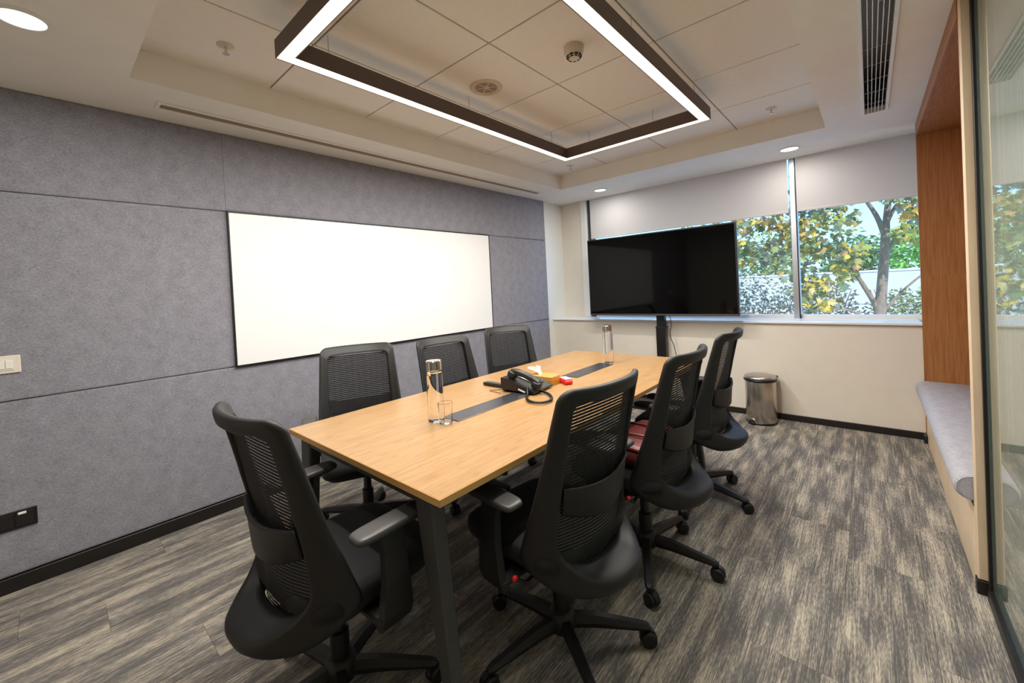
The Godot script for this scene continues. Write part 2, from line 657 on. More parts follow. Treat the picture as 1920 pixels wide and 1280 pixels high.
func plank(x0: float, x1: float, z0: float, z1: float) -> ArrayMesh:
	var st := st_new()
	st.set_smooth_group(-1)
	var u0 := rng.randf_range(0.0, 0.74)
	var v0 := rng.randf_range(0.0, 0.49)
	var g := 0.0002
	var b := 0.0008
	var top := [Vector3(x0 + g + b, 0, z0 + g + b), Vector3(x1 - g - b, 0, z0 + g + b), Vector3(x1 - g - b, 0, z1 - g - b), Vector3(x0 + g + b, 0, z1 - g - b)]
	var low := [Vector3(x0 + g, -0.001, z0 + g), Vector3(x1 - g, -0.001, z0 + g), Vector3(x1 - g, -0.001, z1 - g), Vector3(x0 + g, -0.001, z1 - g)]
	var bot := []
	for p in low:
		bot.append(Vector3(p.x, -0.008, p.z))
	var emit := func(pts: Array) -> void:
		var q := [0, 2, 1, 0, 3, 2]
		for i in q:
			var p: Vector3 = pts[i]
			st.set_uv(Vector2(u0 + (p.x - x0), v0 + (p.z - z0) * 0.5))
			st.add_vertex(p)
	emit.call([top[3], top[2], top[1], top[0]])
	for i in 4:
		var n := (i + 1) % 4
		emit.call([top[i], top[n], low[n], low[i]])
		emit.call([low[i], low[n], bot[n], bot[i]])
	return done(st)


func soft_panel(y0: float, y1: float, z0: float, z1: float) -> ArrayMesh:
	# fabric stretched over a board: rounded arrises and a slight swell
	var st := st_new()
	st.set_smooth_group(0)
	var g := 0.0012
	var ins := [0.0, 0.0, 0.0012, 0.004, 0.009, 0.018, 0.06]
	var dep := [0.0, 0.022, 0.0262, 0.0290, 0.0303, 0.0308, 0.0315]
	var loops := []
	for k in ins.size():
		var a: float = g + ins[k]
		var e: float = 0.0002 + ins[k] * 0.12       # upright joints are drawn tight
		loops.append([Vector3(dep[k], y0 + a, z0 + e), Vector3(dep[k], y1 - a, z0 + e), Vector3(dep[k], y1 - a, z1 - e), Vector3(dep[k], y0 + a, z1 - e)])
	for k in loops.size() - 1:
		for i in 4:
			var n := (i + 1) % 4
			quad(st, loops[k][i], loops[k][n], loops[k + 1][n], loops[k + 1][i])
	quad(st, loops[-1][0], loops[-1][1], loops[-1][2], loops[-1][3])
	return done(st)


func build_ceiling() -> void:
	var c := setting("ceiling")
	var x1 := 0.522
	var x2 := 2.894
	var z1 := 0.486
	var z2 := 4.06
	part("slab", box(Vector3(-0.2, 2.75, -0.45), Vector3(5.2, 2.95, ZB + 0.2)), M.ceiling_paint, c)
	part("soffit", box(Vector3(0, H, -0.30), Vector3(x1, 2.75, ZB)), M.ceiling_paint, c)
	part("soffit", box(Vector3(x1, H, -0.30), Vector3(x2, 2.75, z1)), M.ceiling_paint, c)
	part("soffit", box(Vector3(x1, H, z2), Vector3(x2, 2.75, ZB)), M.ceiling_paint, c)
	# right strip, open where the return grille sits
	part("soffit", box(Vector3(x2, H, -0.30), Vector3(3.95, H + 0.03, 0.60)), M.ceiling_paint, c)
	part("soffit", box(Vector3(x2, H, 0.60), Vector3(3.118, H + 0.03, 2.62)), M.ceiling_paint, c)
	part("soffit", box(Vector3(3.222, H, 0.60), Vector3(3.95, H + 0.03, 2.62)), M.ceiling_paint, c)
	part("soffit", box(Vector3(x2, H, 2.62), Vector3(3.95, H + 0.03, ZB)), M.ceiling_paint, c)
	part("tray_upstand", box(Vector3(x2, H + 0.03, z1), Vector3(x2 + 0.03, 2.75, z2)), M.ceiling_paint, c)
	part("plenum_end", box(Vector3(3.92, H + 0.03, -0.30), Vector3(3.95, 2.75, ZB)), M.ceiling_paint, c)
	part("soffit", box(Vector3(3.95, H, 1.9), Vector3(5.0, 2.75, ZB)), M.ceiling_paint, c)
	# lay-in tiles on a grid
	part("grid", box(Vector3(x1, HT + 0.009, z1), Vector3(x2, HT + 0.03, z2)), M.grid_metal, c)
	var xs := [x1, 1.112, 1.712, 2.312, x2]
	var zs := [z1, 1.052, 1.652, 2.252, 2.852, 3.452, z2]
	for i in 4:
		for j in 6:
			var e0: float = 0.0 if i == 0 else 0.004
			var e1: float = 0.0 if i == 3 else 0.004
			var f0: float = 0.0 if j == 0 else 0.004
			var f1: float = 0.0 if j == 5 else 0.004
			part("ceiling_tile", box(Vector3(xs[i] + e0, HT, zs[j] + f0), Vector3(xs[i + 1] - e1, HT + 0.012, zs[j + 1] - f1), 0.002), M.ceiling_tile, c)


func build_window() -> void:
	var w := setting("window_1")
	part("pane", box(Vector3(0.44, 0.92, -0.372), Vector3(2.565, 2.44, -0.366)), M.pane_glass, w)
	part("frame_jamb", box(Vector3(0.385, 0.892, -0.40), Vector3(0.44, 2.45, -0.30), 0.003), M.steel_leg, w)
	part("frame_rail", box(Vector3(0.385, 0.885, -0.40), Vector3(2.565, 0.925, -0.33), 0.003), M.white_paint, w)
	part("frame_head", box(Vector3(0.385, 2.42, -0.40), Vector3(2.565, 2.46, -0.33), 0.003), M.white_paint, w)
	var w2 := setting("window_2")
	part("pane", box(Vector3(2.615, 0.92, -0.372), Vector3(3.47, 2.44, -0.366)), M.pane_glass, w2)
	part("frame_rail", box(Vector3(2.615, 0.885, -0.40), Vector3(3.50, 0.925, -0.33), 0.003), M.white_paint, w2)
	part("frame_head", box(Vector3(2.615, 2.42, -0.40), Vector3(3.50, 2.46, -0.33), 0.003), M.white_paint, w2)
	part("frame_jamb", box(Vector3(3.47, 0.892, -0.40), Vector3(3.50, 2.45, -0.33), 0.003), M.white_paint, w2)
	var mu := setting("trim_2")
	part("mullion", box(Vector3(2.565, 0.885, -0.42), Vector3(2.615, 2.46, -0.285), 0.004), M.aluminium, mu)
	part("mullion_gasket", box(Vector3(2.607, 0.893, -0.30), Vector3(2.6165, 2.45, -0.2835), 0.0), M.black_frame, mu)
	var tr := setting("trim_3")
	part("reveal_strip", box(Vector3(0.303, 0.893, -0.40), Vector3(0.385, H, UZ + 0.012), 0.004), M.white_paint, tr)
	# sill
	var s := setting("trim_4")
	part("sill_board", box(Vector3(0.001, 0.872, -0.335), Vector3(3.404, 0.893, 0.03), 0.004), M.sill_white, s)
	# two roller blinds, half down
	var b1 := thing("roller_blind", "wide grey roller blind half lowered behind the black tv", "blind", Vector3(1.5, 1.885, UZ))
	part("cloth", box(Vector3(-1.055, 0.018, -0.001), Vector3(1.055, 0.548, 0.001)), M.blind_fabric, b1)
	part("bottom_bar", box(Vector3(-1.055, 0.0, -0.006), Vector3(1.055, 0.02, 0.006), 0.003), M.blind_fabric, b1)
	part("roller_tube", cyl(Vector3(-1.055, 0.55, -0.012), Vector3(1.055, 0.55, -0.012), 0.018), M.white_paint, b1)
	var b2 := thing("roller_blind", "narrower grey roller blind half lowered beside the oak window seat", "blind", Vector3(3.045, 1.887, UZ))
	part("cloth", box(Vector3(-0.425, 0.018, -0.001), Vector3(0.425, 0.546, 0.001)), M.blind_fabric, b2)
	part("bottom_bar", box(Vector3(-0.425, 0.0, -0.006), Vector3(0.425, 0.02, 0.006), 0.003), M.blind_fabric, b2)
	part("roller_tube", cyl(Vector3(-0.425, 0.55, -0.012), Vector3(0.425, 0.55, -0.012), 0.018), M.white_paint, b2)


func build_window_seat() -> void:
	# oak surround of the niche: jambs, head, back
	var s := thing("window_seat_surround", "oak lined niche surround enclosing the grey window seat", "joinery", Vector3(RX, 0, 0.0))
	part("far_jamb", box(Vector3(0.0, 0.0, 0.002), Vector3(0.49, H, 0.03), 0.002), M.oak, s)
	part("head_panel", box(Vector3(0.0, 2.30, 0.03), Vector3(0.49, H, 1.93), 0.002), M.oak, s)
	part("back_panel", box(Vector3(0.465, 0.0, 0.03), Vector3(0.49, 2.30, 1.93)), M.oak, s)
	part("near_jamb", box(Vector3(0.0, 0.055, 1.93), Vector3(0.49, H, 1.964), 0.004), M.oak_pale, s)
	part("edge_band", box(Vector3(-0.004, 2.30, 0.002), Vector3(0.0, H, 1.93), 0.001), M.oak, s)
	part("edge_band", box(Vector3(-0.004, 0.055, 0.002), Vector3(0.0, 2.30, 0.03), 0.001), M.oak, s)
	part("skirting", box(Vector3(-0.004, 0.0, 1.93), Vector3(0.04, 0.055, 1.972), 0.002), M.black_skirting, s)
	var b := thing("window_seat_bench", "oak bench base under the grey seat cushion", "bench", Vector3(RX, 0, 0.985))
	part("front_panel", box(Vector3(0.0, 0.0, -0.953), Vector3(0.022, 0.345, 0.943), 0.002), M.oak_pale, b)
	part("seat_board", box(Vector3(0.0, 0.33, -0.953), Vector3(0.463, 0.348, 0.943), 0.002), M.oak_pale, b)
	# cushion with a rounded front
	var c := thing("seat_cushion", "blue grey fabric cushion with a rounded front on the oak bench", "cushion", Vector3(RX, 0.349, 0.985))
	var poly := PackedVector2Array()
	poly.append(Vector2(0.455, 0.0))
	poly.append(Vector2(0.455, 0.105))
	for k in 13:
		var a := PI / 2 + PI * k / 12.0
		poly.append(Vector2(0.0 + cos(a) * 0.056, 0.057 + sin(a) * 0.056))
	var st := st_new()
	var t0 := -0.945
	var t1 := 0.941
	# rounded end: shrink the outline a little at both ends
	var secs := [[t0, 0.82], [t0 + 0.006, 0.93], [t0 + 0.018, 1.0], [t1 - 0.018, 1.0], [t1 - 0.006, 0.93], [t1, 0.82]]
	st.set_smooth_group(0)
	var mid := Vector2(0.2, 0.055)
	var ring := func(k: int) -> Array:
		var out := []
		for p in poly:
			var q: Vector2 = mid + (p - mid) * Vector2(1.0 - (1.0 - secs[k][1]) * 0.25, secs[k][1])
			out.append(Vector3(q.x, q.y, secs[k][0]))
		return out
	for k in secs.size() - 1:
		var a: Array = ring.call(k)
		var b2: Array = ring.call(k + 1)
		for i in a.size():
			var n := (i + 1) % a.size()
			quad(st, a[i], a[n], b2[n], b2[i])
	st.set_smooth_group(1)
	var e: Array = ring.call(secs.size() - 1)
	var f: Array = ring.call(0)
	for i in range(1, e.size() - 1):
		tri(st, e[0], e[i], e[i + 1])
		tri(st, f[0], f[i + 1], f[i])
	part("cover", done(st), M.cushion_fabric, c)
	var pip := []
	for k in range(2, poly.size()):
		var q2: Vector2 = mid + (poly[k] - mid) * Vector2(0.965, 0.86)
		pip.append(Vector3(q2.x, q2.y, t1 + 0.001))
	part("piping", tube(pip, 0.0012, 5), M.cushion_fabric, c)


func build_glass_partition() -> void:
	var g := thing("glass_partition", "full height glass partition with etched upright lines in black channels", "partition", Vector3(GX, 0, 3.78))
	var z0 := 1.972 - 3.78
	var z1 := ZB - 3.78
	part("pane", box(Vector3(0.004, 0.035, z0 + 0.015), Vector3(0.014, H - 0.03, z1)), M.partition_glass, g)
	part("post", box(Vector3(-0.006, 0.0, z0), Vector3(0.026, H, z0 + 0.022), 0.002), M.black_frame, g)
	part("floor_channel", box(Vector3(-0.012, 0.0, z0 + 0.022), Vector3(0.030, 0.04, z1), 0.002), M.black_frame, g)
	part("head_channel", box(Vector3(-0.006, H - 0.035, z0 + 0.022), Vector3(0.026, H, z1), 0.002), M.black_frame, g)
	# etched film on the corridor face
	var st := st_new()
	st.set_smooth_group(-1)
	var y0 := 0.74
	var y1 := 1.98
	var pts := [[y0, z0 + 0.05], [y0, z1], [y1, z1], [y1, z0 + 0.05]]
	for i in [0, 1, 2, 0, 2, 3]:
		st.set_uv(Vector2(pts[i][1] * 0.55, pts[i][0]))
		st.add_vertex(Vector3(0.0165, pts[i][0], pts[i][1]))
	part("etched_film", done(st), M.etched_film, g)


# =====================================================================
# lamps
# =====================================================================
func area(called: String, at: Vector3, size: Vector2, energy: float, col: Color, parent: Node3D) -> void:
	var l := AreaLight3D.new()
	l.name = called
	l.area_size = size
	l.light_energy = energy
	l.light_color = col
	l.rotation_degrees = Vector3(-90, 0, 0)
	l.position = at
	l.area_range = 14.0
	l.area_attenuation = 2.0
	l.shadow_enabled = true
	parent.add_child(l, true)


func build_pendant() -> void:
	var x1 := 1.197
	var x2 := 2.350
	var z1 := 1.416
	var z2 := 3.664
	var y := 2.36
	var w := 0.062
	var c := Vector3((x1 + x2) / 2, y, (z1 + z2) / 2)
	var p := thing("pendant_light", "rectangular black framed ring light hanging above the table", "ceiling light", c)
	var hx := (x2 - x1) / 2
	var hz := (z2 - z1) / 2
	var warm := Color(1.0, 0.982, 0.95)
	# four mitred channels, open below, each with a luminous strip
	for s in [-1.0, 1.0]:
		var o := part("housing", channel(2 * hz, w), M.lamp_housing, p, Vector3(s * (hx - w / 2), 0, 0))
		o.rotation.y = 0.0 if s > 0 else PI
		var o2 := part("housing", channel(2 * hx, w), M.lamp_housing, p, Vector3(0, 0, s * (hz - w / 2)))
		o2.rotation.y = -PI / 2 if s > 0 else PI / 2
		part("diffuser", box(Vector3(s * (hx - w / 2) - w / 2 + 0.003, 0.002, -hz + 0.003), Vector3(s * (hx - w / 2) + w / 2 - 0.003, 0.006, hz - 0.003)), M.lamp_diffuser_warm, p)
		part("diffuser", box(Vector3(-hx + w, 0.002, s * (hz - w / 2) - w / 2 + 0.003), Vector3(hx - w, 0.006, s * (hz - w / 2) + w / 2 - 0.003)), M.lamp_diffuser_warm, p)
		area("strip_light", Vector3(s * (hx - w / 2), -0.001, 0), Vector2(w - 0.008, 2 * hz - 0.01), 3.75, warm, p)
		area("strip_light", Vector3(0, -0.001, s * (hz - w / 2)), Vector2(2 * hx - 2 * w, w - 0.008), 1.85, warm, p)
	# suspension wires
	for q in [[-1, -0.8], [-1, 0], [-1, 0.8], [1, -0.8], [1, 0], [1, 0.8]]:
		part("wire", cyl(Vector3(q[0] * (hx - w / 2), 0.079, q[1] * hz), Vector3(q[0] * (hx - w / 2), HT - y, q[1] * hz), 0.0016, 6), M.aluminium, p)
	for q in [-0.55, 0.35]:
		part("wire", cyl(Vector3(q * hx, 0.079, -hz + w / 2), Vector3(q * hx, HT - y, -hz + w / 2), 0.0016, 6), M.aluminium, p)
		part("wire", cyl(Vector3(q * hx, 0.079, hz - w / 2), Vector3(q * hx, HT - y, hz - w / 2), 0.0016, 6), M.aluminium, p)


func channel(l: float, w: float) -> ArrayMesh:
	# inverted U, along z, mitred ends; outer face towards +x
	var st := st_new()
	st.set_smooth_group(-1)
	var prof := PackedVector2Array([Vector2(w / 2, 0), Vector2(w / 2, 0.08), Vector2(-w / 2, 0.08), Vector2(-w / 2, 0), Vector2(-w / 2 + 0.003, 0), Vector2(-w / 2 + 0.003, 0.07), Vector2(w / 2 - 0.003, 0.07), Vector2(w / 2 - 0.003, 0)])
	var z_at := func(x: float) -> float: return l / 2 - (w / 2 - x)
	for i in prof.size():
		var a := prof[i]
		var b := prof[(i + 1) % prof.size()]
		var za: float = z_at.call(a.x)
		var zb: float = z_at.call(b.x)
		quad(st, Vector3(a.x, a.y, za), Vector3(a.x, a.y, -za), Vector3(b.x, b.y, -zb), Vector3(b.x, b.y, zb))
	return done(st)


func build_downlights() -> void:
	var spots := [
		[Vector3(0.803, H, 0.10), "round recessed downlight in the soffit above the corner of the tv"],
		[Vector3(2.622, H, 0.092), "round recessed downlight in the soffit above the window mullion"],
		[Vector3(0.80, H, 4.38), "round recessed downlight in the soffit above the light switch"],
		[Vector3(2.62, H, 4.38), "added unseen round downlight in the soffit near the glass partition"]]  # out of view, added to light the room's near end behind the camera
	for s in spots:
		var d := thing("downlight", s[1], "downlight", s[0], 0.0, "recessed downlights")
		part("trim_ring", lathe([Vector2(0.062, -0.002), Vector2(0.066, -0.008), Vector2(0.072, -0.008), Vector2(0.080, -0.002), Vector2(0.080, 0.0)], 40), M.white_paint, d)
		part("diffuser", lathe([Vector2(0.0, -0.005), Vector2(0.064, -0.005), Vector2(0.064, 0.0)], 40, false), M.lamp_diffuser_white, d)
		area("disc_light", Vector3(0, -0.010, 0), Vector2(0.09, 0.09), 0.38, Color(1.0, 0.985, 0.96), d)


# =====================================================================
# left wall
# =====================================================================
func build_wall_things() -> void:
	var x := 0.0315
	var b := thing("whiteboard", "large white writing board in a thin black frame on the grey fabric wall", "whiteboard", Vector3(x, 0.897, 2.387))
	var hz := 1.192
	var h := 0.997
	part("panel", box(Vector3(0.001, 0.006, -hz + 0.006), Vector3(0.016, h - 0.006, hz - 0.006)), M.white_gloss, b)
	part("frame_rail", box(Vector3(0.0, 0.0, -hz), Vector3(0.02, 0.009, hz), 0.001), M.black_frame, b)
	part("frame_rail", box(Vector3(0.0, h - 0.009, -hz), Vector3(0.02, h, hz), 0.001), M.black_frame, b)
	part("frame_stile", box(Vector3(0.0, 0.009, -hz), Vector3(0.02, h - 0.009, -hz + 0.009), 0.001), M.black_frame, b)
	part("frame_stile", box(Vector3(0.0, 0.009, hz - 0.009), Vector3(0.02, h - 0.009, hz), 0.001), M.black_frame, b)
	# light switch
	var s := thing("light_switch", "ivory light switch plate on the grey fabric wall", "switch", Vector3(x, 1.072, 4.530))
	part("plate", box(Vector3(0, -0.042, -0.075), Vector3(0.009, 0.042, 0.075), 0.003), M.ivory, s)
	part("inner_frame", box(Vector3(0.009, -0.028, -0.055), Vector3(0.0115, 0.028, 0.055), 0.001), M.ivory, s)
	for k in 4:
		part("rocker", box(Vector3(0.0115, -0.020, -0.050 + k * 0.025), Vector3(0.0145, 0.020, -0.028 + k * 0.025), 0.002), M.white_card, s)
	# black socket plate
	var p := thing("power_socket", "black power socket plate low on the grey fabric wall", "socket", Vector3(x, 0.335, 4.535))
	part("plate", box(Vector3(0, -0.043, -0.10), Vector3(0.010, 0.043, 0.10), 0.003), M.black_plastic, p)
	for k in 2:
		part("socket_face", box(Vector3(0.010, -0.032, -0.088 + k * 0.062), Vector3(0.0125, 0.032, -0.032 + k * 0.062), 0.001), M.phone_plastic, p)
		for q in [[0.0, 0.012], [-0.011, -0.008], [0.011, -0.008]]:
			part("pin_hole", cyl(Vector3(0.0122, q[1], -0.060 + k * 0.062 + q[0]), Vector3(0.0128, q[1], -0.060 + k * 0.062 + q[0]), 0.0035, 10), M.dark_void, p)
	part("rocker", box(Vector3(0.010, 0.022, -0.066), Vector3(0.0135, 0.033, -0.04), 0.001), M.white_card, p)


# =====================================================================
# table
# =====================================================================
func build_table() -> void:
	var c := Vector3(1.7045, 0, 2.535)
	var hx := 0.515
	var hz := 1.158
	var t := thing("meeting_table", "long pale wood meeting table on dark steel legs", "table", c)
	part("tabletop", box(Vector3(-hx, 0.728, -hz), Vector3(hx, 0.75, hz), 0.0015), M.table_veneer, t)
	part("edge_band", box(Vector3(-hx - 0.001, 0.7285, hz - 0.0005), Vector3(hx + 0.001, 0.7492, hz + 0.001)), M.table_edge, t)
	part("edge_band", box(Vector3(hx - 0.0005, 0.7285, -hz), Vector3(hx + 0.001, 0.7492, hz)), M.table_edge, t)
	for s in [-1.0, 1.0]:
		var zz: float = s * (hz - 0.045)
		for q in [-1.0, 1.0]:
			var st := st_new()
			leg_shape(st, Vector3(q * (hx - 0.11), 0.726, zz), Vector3(q * (hx - 0.02), 0.0, zz), Vector2(0.085, 0.05), Vector2(0.045, 0.04))
			part("leg", done(st), M.steel_leg, t)
		part("cross_rail", box(Vector3(-hx + 0.07, 0.690, zz - 0.02), Vector3(hx - 0.07, 0.7275, zz + 0.02), 0.003), M.steel_leg, t)
	for q in [-1.0, 1.0]:
		part("side_rail", box(Vector3(q * (hx - 0.15) - 0.02, 0.69, -hz + 0.06), Vector3(q * (hx - 0.15) + 0.02, 0.7275, hz - 0.06), 0.003), M.steel_leg, t)
	part("cable_tray", box(Vector3(-0.09, 0.60, -0.85), Vector3(0.09, 0.72, 0.85), 0.006), M.black_plastic, t)
	# two hinged lids over the cable openings
	for z in [[2.700, 3.222], [1.800, 2.270]]:
		var l := part("cable_lid", box(Vector3(1.655 - c.x, 0.7502, z[0] - c.z), Vector3(1.762 - c.x, 0.7535, z[1] - c.z), 0.0015), M.lid_grey, t)
		part("lid_brush", box(Vector3(1.648 - c.x, 0.7501, z[0] - 0.006 - c.z), Vector3(1.655 - c.x, 0.7515, z[1] + 0.006 - c.z)), M.black_plastic, l)


func leg_shape(st: SurfaceTool, a: Vector3, b: Vector3, sa: Vector2, sb: Vector2) -> void:
	st.set_smooth_group(-1)
	var r := []
	for q in [[a, sa], [b, sb]]:
		var o := []
		var ch := 0.006
		for v in [[-1, -1, 1, 0], [1, -1, -1, 0], [1, -1, 0, 1], [1, 1, 0, -1], [1, 1, -1, 0], [-1, 1, 1, 0], [-1, 1, 0, -1], [-1, -1, 0, 1]]:
			o.append(q[0] + Vector3(v[0] * q[1].x / 2 + v[2] * ch, 0, v[1] * q[1].y / 2 + v[3] * ch))
		r.append(o)
	var mid := (a + b) / 2
	for i in 8:
		var n := (i + 1) % 8
		face_out(st, [r[0][i], r[0][n], r[1][n], r[1][i]], mid)
	face_out(st, r[0], mid)
	face_out(st, r[1], mid)


# =====================================================================
# chairs
# =====================================================================
func along(tab: Array, y: float) -> float:
	# smooth reading of a table of [y, value], falling y
	for i in tab.size() - 1:
		if y >= tab[i + 1][0] or i == tab.size() - 2:
			var t := clampf((y - tab[i + 1][0]) / (tab[i][0] - tab[i + 1][0]), 0.0, 1.0)
			return lerpf(tab[i + 1][1], tab[i][1], t)
	return 0.0


const SPINE := [[1.01, 0.283], [0.96, 0.272], [0.89, 0.258], [0.80, 0.244], [0.72, 0.234], [0.63, 0.227], [0.55, 0.226], [0.34, 0.226]]
const WING := [[1.01, 0.080], [0.90, 0.086], [0.75, 0.100], [0.65, 0.118], [0.55, 0.146], [0.45, 0.172], [0.36, 0.176]]
const BULGE := [[0.66, 0.0], [0.60, 0.008], [0.54, 0.022], [0.48, 0.044], [0.43, 0.060], [0.39, 0.063], [0.365, 0.050], [0.345, 0.022]]


func back_z(x: float, y: float) -> float:
	# line of the spine and how far the sides wrap round the sitter
	return -along(SPINE, y) + along(WING, y) * pow(absf(x) / 0.235, 2.4)


func mesh_z(x: float, y: float, centre: float) -> float:
	# the stretched mesh and the lumbar band bow less than the frame that holds them
	var edge := along(WING, y) * 0.46
	var u := clampf(absf(x) / 0.172, 0.0, 1.0)
	return -along(SPINE, y) + lerpf(centre, edge, u * u)


func shell_z(x: float, y: float, s: float) -> float:
	# the skirt below and beside the opening stands out behind the mesh like a lip
	var lip := along(BULGE, y) * clampf(1.0 - pow(absf(x) / 0.25, 3.0), 0.0, 1.0)
	return back_z(x, y) - lip * smoothstep(0.0, 0.24, s)


func rounded_loop(pts: Array, radii: Array, arc := 6, edge := 9) -> Array:
	var out := []
	var n := pts.size()
	var ins := []
	for i in n:
		var p: Vector2 = pts[i]
		var a: Vector2 = (pts[(i + n - 1) % n] - p).normalized()
		var b: Vector2 = (pts[(i + 1) % n] - p).normalized()
		var ang := acos(clampf(a.dot(b), -1, 1)) / 2
		var d: float = radii[i] / tan(ang)
		var c: Vector2 = p + (a + b).normalized() * (radii[i] / sin(ang))
		ins.append([p + a * d, p + b * d, c, radii[i]])
	for i in n:
		var q: Array = ins[i]
		var v0: Vector2 = q[0] - q[2]
		var v1: Vector2 = q[1] - q[2]
		var turn := v0.angle_to(v1)
		for k in arc + 1:
			out.append(q[2] + v0.rotated(turn * k / arc))
		var e: Vector2 = ins[(i + 1) % n][0]
		for k in range(1, edge):
			out.append(q[1].lerp(e, float(k) / edge))
	return out


func chair_shell() -> ArrayMesh:
	var outer := rounded_loop([Vector2(-0.250, 0.348), Vector2(0.250, 0.348), Vector2(0.210, 1.010), Vector2(-0.210, 1.010)], [0.125, 0.125, 0.042, 0.042], 8, 12)
	var inner := rounded_loop([Vector2(-0.178, 0.432), Vector2(0.178, 0.432), Vector2(0.170, 0.960), Vector2(-0.170, 0.960)], [0.095, 0.095, 0.028, 0.028], 8, 12)
	var sec := [[0.0, 0.030], [0.0, 0.0], [0.05, -0.006], [0.11, -0.011], [0.18, -0.014], [0.28, -0.015], [0.45, -0.015], [0.65, -0.015], [0.85, -0.013], [0.96, -0.008], [1.0, 0.0], [0.97, 0.009], [0.75, 0.014], [0.5, 0.020], [0.25, 0.026], [0.06, 0.032]]
	var st := st_new()
	st.set_smooth_group(0)
	var rings := []
	for i in outer.size():
		var ring := []
		for k in sec.size():
			var p: Vector2 = inner[i].lerp(outer[i], sec[k][0])
			# the back face follows the lip of the skirt, the front face stays behind the seat
			var z := shell_z(p.x, p.y, sec[k][0])
			if k > 10:
				z = lerpf(back_z(p.x, p.y), z, 0.6)
			ring.append(Vector3(p.x, p.y, z + sec[k][1]))
		rings.append(ring)
	for i in rings.size():
		var j := (i + 1) % rings.size()
		for k in sec.size():
			var n := (k + 1) % sec.size()
			quad(st, rings[i][k], rings[i][n], rings[j][n], rings[j][k])
	return done(st)


func chair_mesh_panel() -> ArrayMesh:
	var st := st_new()
	st.set_smooth_group(0)
	var y := 0.396
	while y < 0.957:
		var t := (y - 0.43) / 0.53
		var hw := lerpf(0.180, 0.171, t)
		var n := 10
		for i in n:
			var xa := -hw + 2 * hw * i / n
			var xb := -hw + 2 * hw * (i + 1) / n
			var hh := 0.0092
			quad(st, Vector3(xa, y, mesh_z(xa, y, 0.034) + 0.004), Vector3(xb, y, mesh_z(xb, y, 0.034) + 0.004), Vector3(xb, y + hh, mesh_z(xb, y + hh, 0.034) + 0.004), Vector3(xa, y + hh, mesh_z(xa, y + hh, 0.034) + 0.004))
		y += 0.0108
	# upright threads
	for k in 9:
		var x := -0.14 + 0.035 * k
		for i in 6:
			var ya := 0.46 + 0.49 * i / 6.0
			var yb := 0.46 + 0.49 * (i + 1) / 6.0
			quad(st, Vector3(x - 0.0008, ya, mesh_z(x, ya, 0.034) + 0.005), Vector3(x + 0.0008, ya, mesh_z(x, ya, 0.034) + 0.005), Vector3(x + 0.0008, yb, mesh_z(x, yb, 0.034) + 0.005), Vector3(x - 0.0008, yb, mesh_z(x, yb, 0.034) + 0.005))
	return done(st)


func chair_lumbar() -> ArrayMesh:
	var st := st_new()
	st.set_smooth_group(0)
	var n := 16
	var rings := []
	for i in n + 1:
		var u := -1.0 + 2.0 * i / n
		var x := u * 0.174
		var yc := 0.655 - 0.030 * (1.0 - u * u)
		var hh := 0.043 + 0.012 * (1.0 - u * u)
		var ring := []
		for s in [[-1.0, -0.004], [-0.85, -0.011], [0.85, -0.012], [1.0, -0.016], [1.06, -0.010], [1.0, -0.003], [-0.9, 0.0]]:
			var y: float = yc + s[0] * hh
			ring.append(Vector3(x, y, mesh_z(x, y, 0.016) + s[1]))
		rings.append(ring)
	for i in n:
		for k in 7:
			var m := (k + 1) % 7
			quad(st, rings[i][k], rings[i][m], rings[i + 1][m], rings[i + 1][k])
	for k in range(1, 6):
		tri(st, rings[0][0], rings[0][k + 1], rings[0][k])
		tri(st, rings[n][0], rings[n][k], rings[n][k + 1])
	return done(st)


